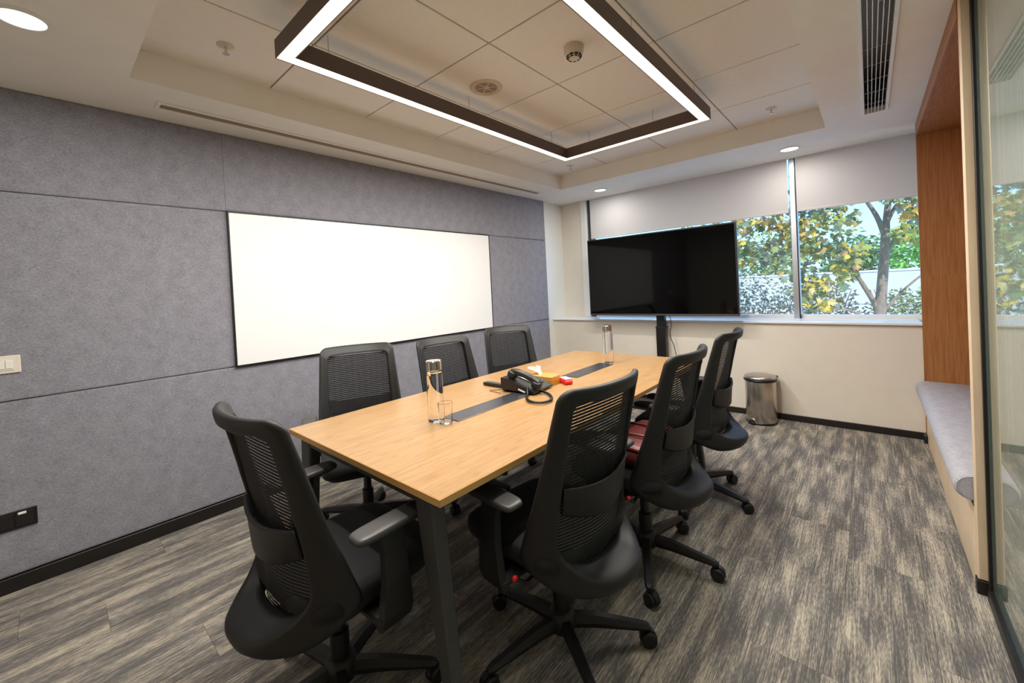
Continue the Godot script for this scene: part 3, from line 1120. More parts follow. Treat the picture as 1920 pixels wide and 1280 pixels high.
func make_chair() -> Node3D:
	var c := thing("office_chair", "chair", "chair")
	part("back_frame", chair_shell(), M.chair_plastic, c)
	part("mesh_back", chair_mesh_panel(), M.chair_mesh, c)
	part("lumbar_support", chair_lumbar(), M.chair_plastic, c)
	# seat
	var st := st_new()
	add_pillow(st, Vector3(0.462, 0.085, 0.475), 0.45, 0.32, Transform3D(Basis(Vector3.RIGHT, 0.03), Vector3(0, 0.445, 0.055)), 36, 14)
	part("seat", done(st), M.chair_fabric, c)
	st = st_new()
	add_pillow(st, Vector3(0.42, 0.04, 0.42), 0.35, 0.3, Transform3D(Basis(), Vector3(0, 0.405, 0.05)), 28, 8)
	part("seat_pan", done(st), M.chair_plastic, c)
	# mechanism with bracket to the back
	st = st_new()
	add_box(st, Vector3(-0.085, 0.335, -0.10), Vector3(0.085, 0.395, 0.13), 0.012)
	var jb := [Vector3(0, 0.365, -0.08), Vector3(0, 0.36, -0.15), Vector3(0, 0.38, -0.20), Vector3(0, 0.42, -0.232)]
	for sx in [-0.05, 0.05]:
		var pp := []
		for p in jb:
			pp.append(p + Vector3(sx, 0, 0))
		add_tube(st, curve(pp, 4), 0.016, 8)
	part("tilt_mechanism", done(st), M.chair_plastic, c)
	st = st_new()
	add_tube(st, [Vector3(0.07, 0.362, -0.03), Vector3(0.22, 0.372, -0.050), Vector3(0.272, 0.412, -0.058)], 0.006, 8)
	var lv := part("height_lever", done(st), M.chair_plastic, c)
	part("lever_tip", pillow(Vector3(0.022, 0.016, 0.016), 0.9, 0.9, Transform3D(Basis(), Vector3(0.276, 0.418, -0.058)), 12, 8), M.red_plastic, lv)
	# arms
	for s in [-1.0, 1.0]:
		st = st_new()
		add_box(st, Vector3(min(s * 0.08, s * 0.296), 0.372, -0.025), Vector3(max(s * 0.08, s * 0.296), 0.395, 0.075), 0.006)
		arm_post(st, s)
		var post := part("arm_post", done(st), M.chair_plastic, c)
		st = st_new()
		add_pillow(st, Vector3(0.076, 0.026, 0.24), 0.45, 0.4, Transform3D(Basis(), Vector3(s * 0.276, 0.648, 0.035)), 28, 10)
		part("arm_pad", done(st), M.arm_pad, post)
	# column and five-star base
	part("gas_column", lathe([Vector2(0.0, 0.07), Vector2(0.03, 0.07), Vector2(0.03, 0.22), Vector2(0.021, 0.225), Vector2(0.021, 0.34), Vector2(0, 0.34)], 20, false), M.black_plastic, c)
	part("base_hub", lathe([Vector2(0.0, 0.065), Vector2(0.045, 0.065), Vector2(0.052, 0.085), Vector2(0.048, 0.125), Vector2(0.034, 0.14), Vector2(0, 0.14)], 24), M.chair_plastic, c)
	for k in 5:
		var a := TAU * k / 5.0 + 0.30
		var d := Vector3(sin(a), 0, cos(a))
		st = st_new()
		base_leg(st, d)
		part("base_leg", done(st), M.chair_plastic, c)
		var turn := a + 0.9 * sin(k * 2.1 + 1.0)
		var e := Vector3(sin(turn), 0, cos(turn))
		var side := Vector3(cos(turn), 0, -sin(turn))
		var o := d * 0.295
		st = st_new()
		add_cyl(st, o + Vector3(0, 0.050, 0), o + Vector3(0, 0.078, 0), 0.009, 10)
		var hub := o + e * 0.012 + Vector3(0, 0.028, 0)
		var hood := []
		for i in 9:
			var q := deg_to_rad(-10 + 200.0 * i / 8)
			hood.append(Vector2(cos(q) * 0.031, sin(q) * 0.031))
		for i in 9:
			var q := deg_to_rad(190 - 200.0 * i / 8)
			hood.append(Vector2(cos(q) * 0.0275, sin(q) * 0.0275))
		add_prism(st, PackedVector2Array(hood), -0.007, 0.007, Transform3D(Basis(e, Vector3.UP, side * -1.0), hub))
		var cs := part("caster", done(st), M.caster_black, c)
		for s in [-1.0, 1.0]:
			st = st_new()
			var w0: Vector3 = hub + side * (s * 0.008)
			var w1: Vector3 = hub + side * (s * 0.024)
			var y: Vector3 = (w1 - w0).normalized()
			add_lathe(st, [Vector2(0, 0), Vector2(0.026, 0.0), Vector2(0.028, 0.003), Vector2(0.028, 0.012), Vector2(0.024, 0.016), Vector2(0.012, 0.0165), Vector2(0, 0.0165)], 20, Transform3D(Basis(e if s < 0 else -e, y, (e if s < 0 else -e).cross(y)), w0), false)
			part("wheel", done(st), M.caster_black, cs)
	return c


func arm_post(st: SurfaceTool, s: float) -> void:
	# upright blade rising from the bracket, leaning outwards and narrowing
	st.set_smooth_group(-1)
	var lv := [[0.36, 0.275, 0.05, 0.030], [0.40, 0.292, 0.05, 0.028], [0.50, 0.296, 0.040, 0.026], [0.59, 0.288, 0.034, 0.024], [0.640, 0.278, 0.038, 0.022]]
	var rings := []
	for l in lv:
		var r := []
		for q in [[-1, -1], [1, -1], [1, 1], [-1, 1]]:
			r.append(Vector3(s * l[1] + q[0] * l[3] / 2, l[0], 0.03 + q[1] * l[2]))
		rings.append(r)
	for i in rings.size() - 1:
		var mid := Vector3.ZERO
		for p in rings[i] + rings[i + 1]:
			mid += p / 8.0
		for k in 4:
			var n := (k + 1) % 4
			face_out(st, [rings[i][k], rings[i][n], rings[i + 1][n], rings[i + 1][k]], mid)
	face_out(st, rings[0], rings[1][0].lerp(rings[1][2], 0.5))
	face_out(st, rings[-1], rings[0][0].lerp(rings[0][2], 0.5))


func base_leg(st: SurfaceTool, d: Vector3) -> void:
	var side := Vector3(d.z, 0, -d.x)
	st.set_smooth_group(-1)
	var lv := [[0.02, 0.092, 0.048, 0.030, 0.017], [0.12, 0.090, 0.042, 0.026, 0.016], [0.24, 0.076, 0.036, 0.018, 0.012], [0.295, 0.070, 0.034, 0.013, 0.010], [0.312, 0.068, 0.022, 0.009, 0.007]]
	var rings := []
	for l in lv:
		var c: Vector3 = d * l[0] + Vector3(0, l[1], 0)
		var w: float = l[2] / 2
		var r := []
		for q in [[-0.75, -1.0], [0.75, -1.0], [1.0, 0.1], [0.55, 1.0], [-0.55, 1.0], [-1.0, 0.1]]:
			r.append(c + side * (q[0] * w) + Vector3(0, l[3] * q[1] if q[1] > 0 else l[4] * q[1], 0))
		rings.append(r)
	for i in rings.size() - 1:
		var mid := Vector3.ZERO
		for p in rings[i] + rings[i + 1]:
			mid += p / 12.0
		for k in 6:
			var n := (k + 1) % 6
			face_out(st, [rings[i][k], rings[i][n], rings[i + 1][n], rings[i + 1][k]], mid)
	face_out(st, rings[0], rings[1][0].lerp(rings[1][2], 0.5))
	face_out(st, rings[-1], rings[-2][0].lerp(rings[-2][2], 0.5))


func build_chairs() -> void:
	# x, z, facing, heading of one base leg, label
	var spots := [
		[1.762, 3.780, 182.0, 136.0, "black mesh office chair standing alone at the short end of the table"],
		[2.228, 3.175, -95.0, 55.0, "black mesh office chair on the window seat side opposite the glass tumbler"],
		[2.275, 2.535, -90.0, 25.0, "black mesh office chair holding a maroon leather bag on its seat"],
		[2.265, 1.80, -89.0, 79.0, "black mesh office chair closest to the steel pedal bin"],
		[0.93, 3.205, 66.0, 10.0, "black mesh office chair on the whiteboard side closest to the tumbler"],
		[1.08, 2.575, 85.0, 30.0, "black mesh office chair in the middle of the whiteboard side"],
		[0.96, 1.86, 66.0, 50.0, "black mesh office chair on the whiteboard side closest to the tv"]]
	var proto: Node3D = make_chair()
	for i in spots.size():
		var s: Array = spots[i]
		var c: Node3D = proto
		if i > 0:
			c = proto.duplicate()
			c.name = numbered("office_chair")
			add_child(c)
		c.position = Vector3(s[0], 0, s[1])
		c.rotation.y = deg_to_rad(s[2])
		for k in c.get_children():
			if k.name.begins_with("base_leg") or k.name.begins_with("caster"):
				k.rotation.y = deg_to_rad(s[3] - s[2]) - 0.30
			elif i > 4 and k.name != "gas_column" and k.name != "base_hub":
				k.position.y -= [0.015, 0.025][i - 5]      # two chairs are wound a little lower
		tag(c, s[4], "chair", "mesh chairs around the meeting table")
	# bag left on a chair
	var b := thing("leather_bag", "maroon leather bag lying on the seat of a mesh chair", "bag", Vector3(2.23, 0.489, 2.535), deg_to_rad(-90))
	var st := st_new()
	add_pillow(st, Vector3(0.36, 0.10, 0.30), 0.5, 0.3, Transform3D(Basis(), Vector3(0, 0.05, 0)), 32, 14)
	part("body", done(st), M.leather_maroon, b)
	st = st_new()
	add_pillow(st, Vector3(0.365, 0.03, 0.19), 0.4, 0.3, Transform3D(Basis(Vector3.RIGHT, -0.08), Vector3(0, 0.095, -0.06)), 28, 8)
	part("flap", done(st), M.leather_maroon, b)
	for s in [-0.08, 0.08]:
		part("strap", tube(curve([Vector3(s, 0.10, 0.13), Vector3(s, 0.116, 0.05), Vector3(s * 0.9, 0.122, -0.05), Vector3(s * 0.7, 0.112, -0.14)], 5), 0.006, 6), M.leather_maroon, b)
	part("zip", box(Vector3(-0.165, 0.040, 0.1465), Vector3(0.165, 0.046, 0.1515), 0.001), M.chrome, b)


# =====================================================================
# tv, stand, bin
# =====================================================================
func build_tv() -> void:
	var t := thing("television", "large black flat tv screen standing in front of the window", "television", Vector3(1.437, 0.953, 0.20))
	var hw := 0.772
	var h := 0.862
	part("casing", box(Vector3(-hw, 0.0, -0.035), Vector3(hw, h, 0.012), 0.004), M.black_plastic, t)
	part("rear_housing", box(Vector3(-0.5, 0.1, -0.075), Vector3(0.5, 0.62, -0.035), 0.012), M.black_plastic, t)
	part("screen", box(Vector3(-hw + 0.012, 0.022, 0.012), Vector3(hw - 0.012, h - 0.012, 0.0135)), M.screen, t)
	part("chin_strip", box(Vector3(-hw + 0.004, 0.003, 0.012), Vector3(hw - 0.004, 0.018, 0.015), 0.001), M.steel_leg, t)
	var s := thing("tv_stand", "black telescopic column stand carrying the tv", "stand", Vector3(1.44, 0, 0.085))
	part("lower_column", box(Vector3(-0.050, 0.03, -0.035), Vector3(0.050, 0.825, 0.035), 0.004), M.black_plastic, s)
	part("collar", box(Vector3(-0.054, 0.818, -0.039), Vector3(0.054, 0.832, 0.037), 0.003), M.chair_plastic, s)
	part("upper_column", box(Vector3(-0.042, 0.832, -0.028), Vector3(0.042, 1.40, 0.028), 0.003), M.black_plastic, s)
	part("bracket", box(Vector3(-0.25, 1.25, 0.0285), Vector3(0.25, 1.45, 0.0395), 0.003), M.black_plastic, s)
	part("base_plate", box(Vector3(-0.35, 0.0, -0.045), Vector3(0.35, 0.03, 0.30), 0.006), M.black_plastic, s)
	var c := thing("tv_cable", "thin black cable hanging beside the tv stand column", "cable", Vector3(1.52, 0, 0.09))
	part("wire", tube(curve([Vector3(0.02, 0.96, 0.03), Vector3(0.035, 0.86, 0.03), Vector3(0.015, 0.74, 0.02), Vector3(0.045, 0.62, 0.0), Vector3(0.06, 0.45, -0.02), Vector3(0.05, 0.2, -0.02), Vector3(0.04, 0.04, 0.0)], 6), 0.0035, 6), M.black_plastic, c)


func build_bin() -> void:
	var b := thing("pedal_bin", "round brushed steel pedal bin against the beige wall", "bin", Vector3(2.345, 0, 0.175))
	part("base_ring", lathe([Vector2(0.0, 0.0), Vector2(0.118, 0.0), Vector2(0.121, 0.006), Vector2(0.121, 0.018), Vector2(0.116, 0.02)], 40), M.black_plastic, b)
	part("body", lathe([Vector2(0.116, 0.012), Vector2(0.119, 0.02), Vector2(0.120, 0.20), Vector2(0.120, 0.375), Vector2(0.118, 0.38)], 48), M.brushed_steel, b)
	part("rim_band", lathe([Vector2(0.118, 0.375), Vector2(0.128, 0.378), Vector2(0.131, 0.388), Vector2(0.129, 0.397), Vector2(0.118, 0.40)], 48), M.black_plastic, b)
	part("lid", lathe([Vector2(0.118, 0.398), Vector2(0.126, 0.399), Vector2(0.127, 0.408), Vector2(0.122, 0.418), Vector2(0.10, 0.427), Vector2(0.05, 0.432), Vector2(0.0, 0.434)], 48), M.brushed_steel, b)
	part("hinge", box(Vector3(0.07, 0.385, -0.135), Vector3(0.12, 0.405, -0.07), 0.004), M.black_plastic, b)
	# pedal in its arched opening, facing the table
	var pd := Vector3(-0.45, 0, 0.893)
	var pts := []
	for k in 9:
		var a := PI * k / 8.0
		var side := Vector3(pd.z, 0, -pd.x)
		pts.append(pd * 0.122 + side * (0.034 * cos(a)) + Vector3(0, 0.012 + 0.038 * sin(a), 0) - pd * (0.0045 * pow(cos(a), 2.0)))
	part("pedal_arch", tube(pts, 0.005, 8), M.chrome, b)
	var side2 := Vector3(pd.z, 0, -pd.x)
	part("pedal", box(Vector3(-0.03, 0.010, 0.10), Vector3(0.03, 0.020, 0.145), 0.004), M.black_plastic, b).transform.basis = Basis(side2, Vector3.UP, pd)


# =====================================================================
# things on the table
# =====================================================================
func build_table_things() -> void:
	var y := 0.75
	for q in [[Vector3(1.672, y, 3.268), "clear glass water bottle with a steel cap beside the tumbler"], [Vector3(1.698, y, 1.748), "clear glass water bottle with a steel cap standing towards the tv"]]:
		var b := thing("water_bottle", q[1], "bottle", q[0], 0.0, "glass water bottles on the table")
		part("glass", lathe([Vector2(0.0, 0.0008), Vector2(0.030, 0.0008), Vector2(0.034, 0.004), Vector2(0.0355, 0.010), Vector2(0.0355, 0.205), Vector2(0.034, 0.214), Vector2(0.031, 0.218), Vector2(0.031, 0.224), Vector2(0.0, 0.224)], 40, false), M.filled_glass, b)
		part("cap", lathe([Vector2(0.0, 0.2245), Vector2(0.0325, 0.2245), Vector2(0.034, 0.227), Vector2(0.034, 0.262), Vector2(0.032, 0.266), Vector2(0.0, 0.2675)], 40, false), M.chrome, b)
	var g := thing("tumbler", "small empty clear glass tumbler beside the water bottle", "glass", Vector3(1.728, y, 3.262))
	part("glass", lathe([Vector2(0.0, 0.0008), Vector2(0.026, 0.0008), Vector2(0.028, 0.004), Vector2(0.0315, 0.088), Vector2(0.0305, 0.0895), Vector2(0.0295, 0.088), Vector2(0.0265, 0.009), Vector2(0.0, 0.008)], 36, false), M.tumbler_glass, g)
	# desk phone, keys towards the window seat side, handset towards the tumbler
	var p := thing("desk_phone", "black corded desk phone with its handset on the cradle", "phone", Vector3(1.672, 0.7538, 2.640), deg_to_rad(90 + 6))
	# local: +z towards the user, x to the user's left is -x after the turn
	var st := st_new()
	add_prism(st, PackedVector2Array([Vector2(-0.105, 0.010), Vector2(0.105, 0.0), Vector2(0.108, 0.012), Vector2(-0.07, 0.066), Vector2(-0.105, 0.070)]), -0.098, 0.098, Transform3D(Basis(Vector3(0, 0, 1), Vector3.UP, Vector3(-1, 0, 0)), Vector3(0, 0.004, 0)))
	part("body", done(st), M.phone_plastic, p)
	part("foot", box(Vector3(-0.09, 0.0, -0.104), Vector3(0.09, 0.04, -0.075), 0.004), M.phone_plastic, p)
	var slope := Transform3D(Basis(Vector3.RIGHT, 0.295), Vector3(0, 0.0445, 0.015))
	st = st_new()
	add_box(st, Vector3(0.005, 0.002, -0.085), Vector3(0.085, 0.008, -0.035), 0.002, slope)
	part("display", done(st), M.lid_grey, p)
	for r in 4:
		for cc in 3:
			st = st_new()
			add_box(st, Vector3(0.012 + cc * 0.022, 0.002, -0.022 + r * 0.020), Vector3(0.028 + cc * 0.022, 0.008, -0.008 + r * 0.020), 0.002, slope)
			part("key", done(st), M.steel_leg, p)
	st = st_new()
	add_box(st, Vector3(-0.012, 0.003, -0.075), Vector3(0.001, 0.0068, 0.060), 0.001, slope)
	part("label_strip", done(st), M.white_card, p)
	st = st_new()
	add_box(st, Vector3(-0.0985, -0.028, 0.0), Vector3(-0.0975, -0.019, 0.045), 0.0, slope)
	part("side_label", done(st), M.white_card, p)
	# handset on its cradle
	st = st_new()
	add_tube(st, [slope * Vector3(-0.058, 0.036, -0.085), slope * Vector3(-0.058, 0.046, -0.05), slope * Vector3(-0.058, 0.049, 0.0), slope * Vector3(-0.058, 0.046, 0.055), slope * Vector3(-0.058, 0.036, 0.09)], [0.016, 0.019, 0.017, 0.019, 0.016], 12)
	add_pillow(st, Vector3(0.048, 0.04, 0.055), 0.6, 0.6, slope * Transform3D(Basis(), Vector3(-0.058, 0.024, -0.075)), 20, 10)
	add_pillow(st, Vector3(0.048, 0.04, 0.055), 0.6, 0.6, slope * Transform3D(Basis(), Vector3(-0.058, 0.024, 0.082)), 20, 10)
	part("handset", done(st), M.phone_plastic, p)
	# cord looping from the handset end back to the body
	var pl := p.transform.affine_inverse()
	var cd := []
	for q in [Vector3(1.745, 0.790, 2.722), Vector3(1.765, 0.7605, 2.752), Vector3(1.81, 0.7605, 2.812), Vector3(1.865, 0.7605, 2.845), Vector3(1.918, 0.7605, 2.830), Vector3(1.928, 0.7605, 2.772), Vector3(1.885, 0.7605, 2.712), Vector3(1.83, 0.7605, 2.675), Vector3(1.775, 0.765, 2.665)]:
		cd.append(pl * q)
	var cc2 := curve(cd, 26)
	var rr := []
	for i in cc2.size():
		rr.append(0.0068 if i % 2 == 0 else 0.0052)
	part("coiled_cord", tube(cc2, rr, 8), M.black_plastic, p)
	# remote control with a white end
	var r := thing("remote_control", "slim black remote control tucked beside the desk phone", "remote", Vector3(1.470, y, 2.673), deg_to_rad(90))
	part("body", pillow(Vector3(0.042, 0.02, 0.19), 0.35, 0.3, Transform3D(Basis(), Vector3(0, 0.0102, 0)), 28, 8), M.phone_plastic, r)
	part("button_pad", box(Vector3(-0.014, 0.0192, -0.06), Vector3(0.014, 0.0212, 0.05), 0.001), M.steel_leg, r)
	part("side_label", box(Vector3(0.0195, 0.004, -0.085), Vector3(0.0215, 0.012, -0.045), 0.0), M.white_card, r)
	# bent wire lying by the phone
	var wv := thing("phone_lead", "thin bent grey lead on the table beside the remote control", "cable", Vector3(1.54, y, 2.745))
	part("wire", tube(curve([Vector3(0.015, 0.003, -0.045), Vector3(0.0, 0.003, -0.02), Vector3(-0.035, 0.003, 0.02), Vector3(0.02, 0.003, 0.03), Vector3(0.06, 0.003, 0.034)], 6), 0.0022, 6), M.grid_metal, wv)
	# tissue box
	var t := thing("tissue_box", "amber tissue box with a white tissue pulled out behind the phone", "tissue box", Vector3(1.658, y, 2.468), deg_to_rad(94))
	part("carton", box(Vector3(-0.048, 0.0, -0.088), Vector3(0.048, 0.050, 0.088), 0.003), M.carton_gold, t)
	part("band", box(Vector3(-0.0486, 0.012, -0.0886), Vector3(0.0486, 0.030, 0.0886)), M.amber_acrylic, t)
	st = st_new()
	st.set_smooth_group(0)
	var fold := []
	for j in 7:
		var row := []
		var v := j / 6.0
		for i in 9:
			var u := -1.0 + 2.0 * i / 8.0
			row.append(Vector3(u * (0.018 + 0.030 * v) + 0.010 * sin(v * 3.0), 0.048 + 0.05 * v - 0.012 * v * u * u, -0.02 + 0.016 * sin(u * 5.0 + v * 2.0) * (0.4 + v) - 0.045 * v))
		fold.append(row)
	for j in 6:
		for i in 8:
			quad(st, fold[j][i], fold[j][i + 1], fold[j + 1][i + 1], fold[j + 1][i])
	part("tissue", done(st), M.tissue, t)
	# red tape dispenser
	var d := thing("red_stapler", "small red stapler with a white top beside the tissue box", "stapler", Vector3(1.782, y, 2.418), deg_to_rad(60))
	part("base", box(Vector3(-0.024, 0.0, -0.042), Vector3(0.024, 0.026, 0.042), 0.007), M.red_plastic, d)
	part("jaw", box(Vector3(-0.018, 0.026, -0.038), Vector3(0.018, 0.034, 0.030), 0.004), M.white_card, d)


# =====================================================================
# ceiling fittings
# =====================================================================
func build_ceiling_things() -> void:
	# return air grille
	var v := thing("air_grille", "long white return air grille with thin bars over a dark opening", "vent", Vector3(3.17, H, 1.61))
	var x0 := -0.052
	var x1 := 0.052
	var z0 := -1.01
	var z1 := 1.01
	part("frame", box(Vector3(x0 - 0.016, -0.008, z0 - 0.016), Vector3(x0, 0.004, z1 + 0.016), 0.002), M.white_paint, v)
	part("frame", box(Vector3(x1, -0.008, z0 - 0.016), Vector3(x1 + 0.016, 0.004, z1 + 0.016), 0.002), M.white_paint, v)
	part("frame", box(Vector3(x0, -0.008, z0 - 0.016), Vector3(x1, 0.004, z0), 0.002), M.white_paint, v)
	part("frame", box(Vector3(x0, -0.008, z1), Vector3(x1, 0.004, z1 + 0.016), 0.002), M.white_paint, v)
	for k in 5:
		var x := x0 + (x1 - x0) * (k + 1) / 6.0
		part("bar", box(Vector3(x - 0.0016, -0.005, z0), Vector3(x + 0.0016, 0.002, z1)), M.white_paint, v)
	for k in 9:
		var z := z0 + (z1 - z0) * (k + 0.5) / 9.0
		part("cross_bar", cyl(Vector3(x0, 0.024, z), Vector3(x1, 0.024, z), 0.0016, 6), M.aluminium, v)
	# supply slot along the fabric wall
	var s := thing("slot_diffuser", "long narrow air slot in the soffit above the fabric wall", "vent", Vector3(0.262, H, 2.24))
	part("frame", box(Vector3(-0.055, -0.006, -1.69), Vector3(-0.030, 0.0, 1.69), 0.002), M.ceiling_paint, s)
	part("frame", box(Vector3(0.030, -0.006, -1.69), Vector3(0.055, 0.0, 1.69), 0.002), M.ceiling_paint, s)
	part("frame", box(Vector3(-0.030, -0.006, -1.69), Vector3(0.030, 0.0, -1.672), 0.002), M.ceiling_paint, s)
	part("frame", box(Vector3(-0.030, -0.006, 1.672), Vector3(0.030, 0.0, 1.69), 0.002), M.ceiling_paint, s)
	part("slot", box(Vector3(-0.030, -0.003, -1.672), Vector3(0.030, -0.0005, 1.672)), M.slot_dark, s)
	part("vane", box(Vector3(-0.003, -0.005, -1.672), Vector3(0.003, -0.003, 1.672)), M.slot_dark, s)
	# sprinklers
	for q in [[Vector3(0.825, HT, 3.745), "white sprinkler head on the tile nearest the light switch"], [Vector3(2.60, HT, 0.785), "small sprinkler head on the tile beside the air grille"], [Vector3(0.825, HT, 0.745), "small sprinkler head on the corner tile above the tv"]]:
		var h := thing("sprinkler", q[1], "sprinkler", q[0], 0.0, "ceiling sprinklers")
		part("rose", lathe([Vector2(0.0, -0.006), Vector2(0.026, -0.006), Vector2(0.036, -0.002), Vector2(0.037, 0.0)], 28), M.detector_white, h)
		part("stem", cyl(Vector3(0, -0.036, 0), Vector3(0, -0.004, 0), 0.006, 12), M.chrome, h)
		part("deflector", cyl(Vector3(0, -0.041, 0), Vector3(0, -0.038, 0), 0.015, 20), M.chrome, h)
	# smoke detector
	var d := thing("smoke_detector", "round cream smoke detector with dark slots on a ceiling tile", "smoke detector", Vector3(1.995, HT, 2.515))
	part("base", lathe([Vector2(0.044, -0.036), Vector2(0.050, -0.030), Vector2(0.052, 0.0)], 36), M.detector_white, d)
	part("cover", lathe([Vector2(0.0, -0.062), Vector2(0.020, -0.062), Vector2(0.030, -0.058), Vector2(0.041, -0.040), Vector2(0.044, -0.036)], 36), M.detector_white, d)
	for ring in [[0.0365, -0.0505, 0.006], [0.0305, -0.0585, 0.004]]:
		for k in 9:
			var a := TAU * k / 9.0
			var b := Transform3D(Basis(Vector3.UP, -a), Vector3.ZERO)
			var st := st_new()
			add_box(st, Vector3(ring[0] - 0.002, ring[1] - ring[2] / 2, -0.009 * ring[0] / 0.0365), Vector3(ring[0] + 0.0025, ring[1] + ring[2] / 2, 0.009 * ring[0] / 0.0365), 0.0, b)
			part("slot", done(st), M.dark_void, d)
	# ceiling speaker
	var k := thing("ceiling_speaker", "round flush ceiling speaker with a grey spoked grille", "speaker", Vector3(1.388, HT, 2.545))
	part("rim", lathe([Vector2(0.066, -0.003), Vector2(0.070, -0.007), Vector2(0.098, -0.005), Vector2(0.100, 0.0)], 44), M.detector_white, k)
	part("grille", lathe([Vector2(0.0, -0.002), Vector2(0.067, -0.002), Vector2(0.067, 0.0)], 44, false), M.speaker_grey, k)
	for i in 6:
		var a := TAU * i / 6.0
		part("spoke", box(Vector3(-0.004, -0.005, 0.016), Vector3(0.004, -0.002, 0.067), 0.001), M.detector_white, k).rotation.y = a
	part("hub", lathe([Vector2(0.0, -0.006), Vector2(0.018, -0.006), Vector2(0.020, -0.002)], 24), M.detector_white, k)


# =====================================================================
# outside the window
# =====================================================================
func leaf_mesh(lobes := true) -> ArrayMesh:
	# broad leaf lying in x, y, stalk at the origin, folded along its midrib
	var st := st_new()
	st.set_smooth_group(-1)
	var half := [Vector2(0.0, 0.0), Vector2(0.22, 0.10), Vector2(0.50, 0.34), Vector2(0.30, 0.42), Vector2(0.42, 0.72), Vector2(0.20, 0.66), Vector2(0.0, 1.0)] if lobes else [Vector2(0.0, 0.0), Vector2(0.22, 0.25), Vector2(0.26, 0.55), Vector2(0.0, 1.0)]
	for s in [-1.0, 1.0]:
		for i in range(half.size() - 1):
			var a: Vector2 = half[i]
			var b: Vector2 = half[i + 1]
			var m := Vector3(0, 0.45, 0)
			var p := Vector3(a.x * s, a.y, absf(a.x) * 0.35)
			var q := Vector3(b.x * s, b.y, absf(b.x) * 0.35)
			if s > 0:
				tri(st, m, p, q)
			else:
				tri(st, m, q, p)
	return done(st)


func leaf_turn() -> Basis:
	return Basis.from_euler(Vector3(rng.randf_range(-1.3, 1.3), rng.randf_range(0, TAU), rng.randf_range(1.2, 5.0)))


func foliage(called: String, mesh: Mesh, at: Array, sizes: Array, cols: Array, parent: Node3D) -> void:
	var mm := MultiMesh.new()
	mm.transform_format = MultiMesh.TRANSFORM_3D
	mm.use_colors = true
	mm.mesh = mesh
	mm.instance_count = at.size()
	for i in at.size():
		mm.set_instance_transform(i, Transform3D(leaf_turn().scaled(Vector3.ONE * sizes[i]), at[i]))
		mm.set_instance_color(i, cols[i])
	var o := MultiMeshInstance3D.new()
	o.name = called
	o.multimesh = mm
	o.material_override = M.leaves
	o.set_meta("kind", "stuff")
	parent.add_child(o, true)


func blob(c: Vector3, r: Vector3) -> Vector3:
	var v := Vector3(rng.randfn(), rng.randfn(), rng.randfn()).normalized() * pow(rng.randf(), 0.45)
	return c + v * r


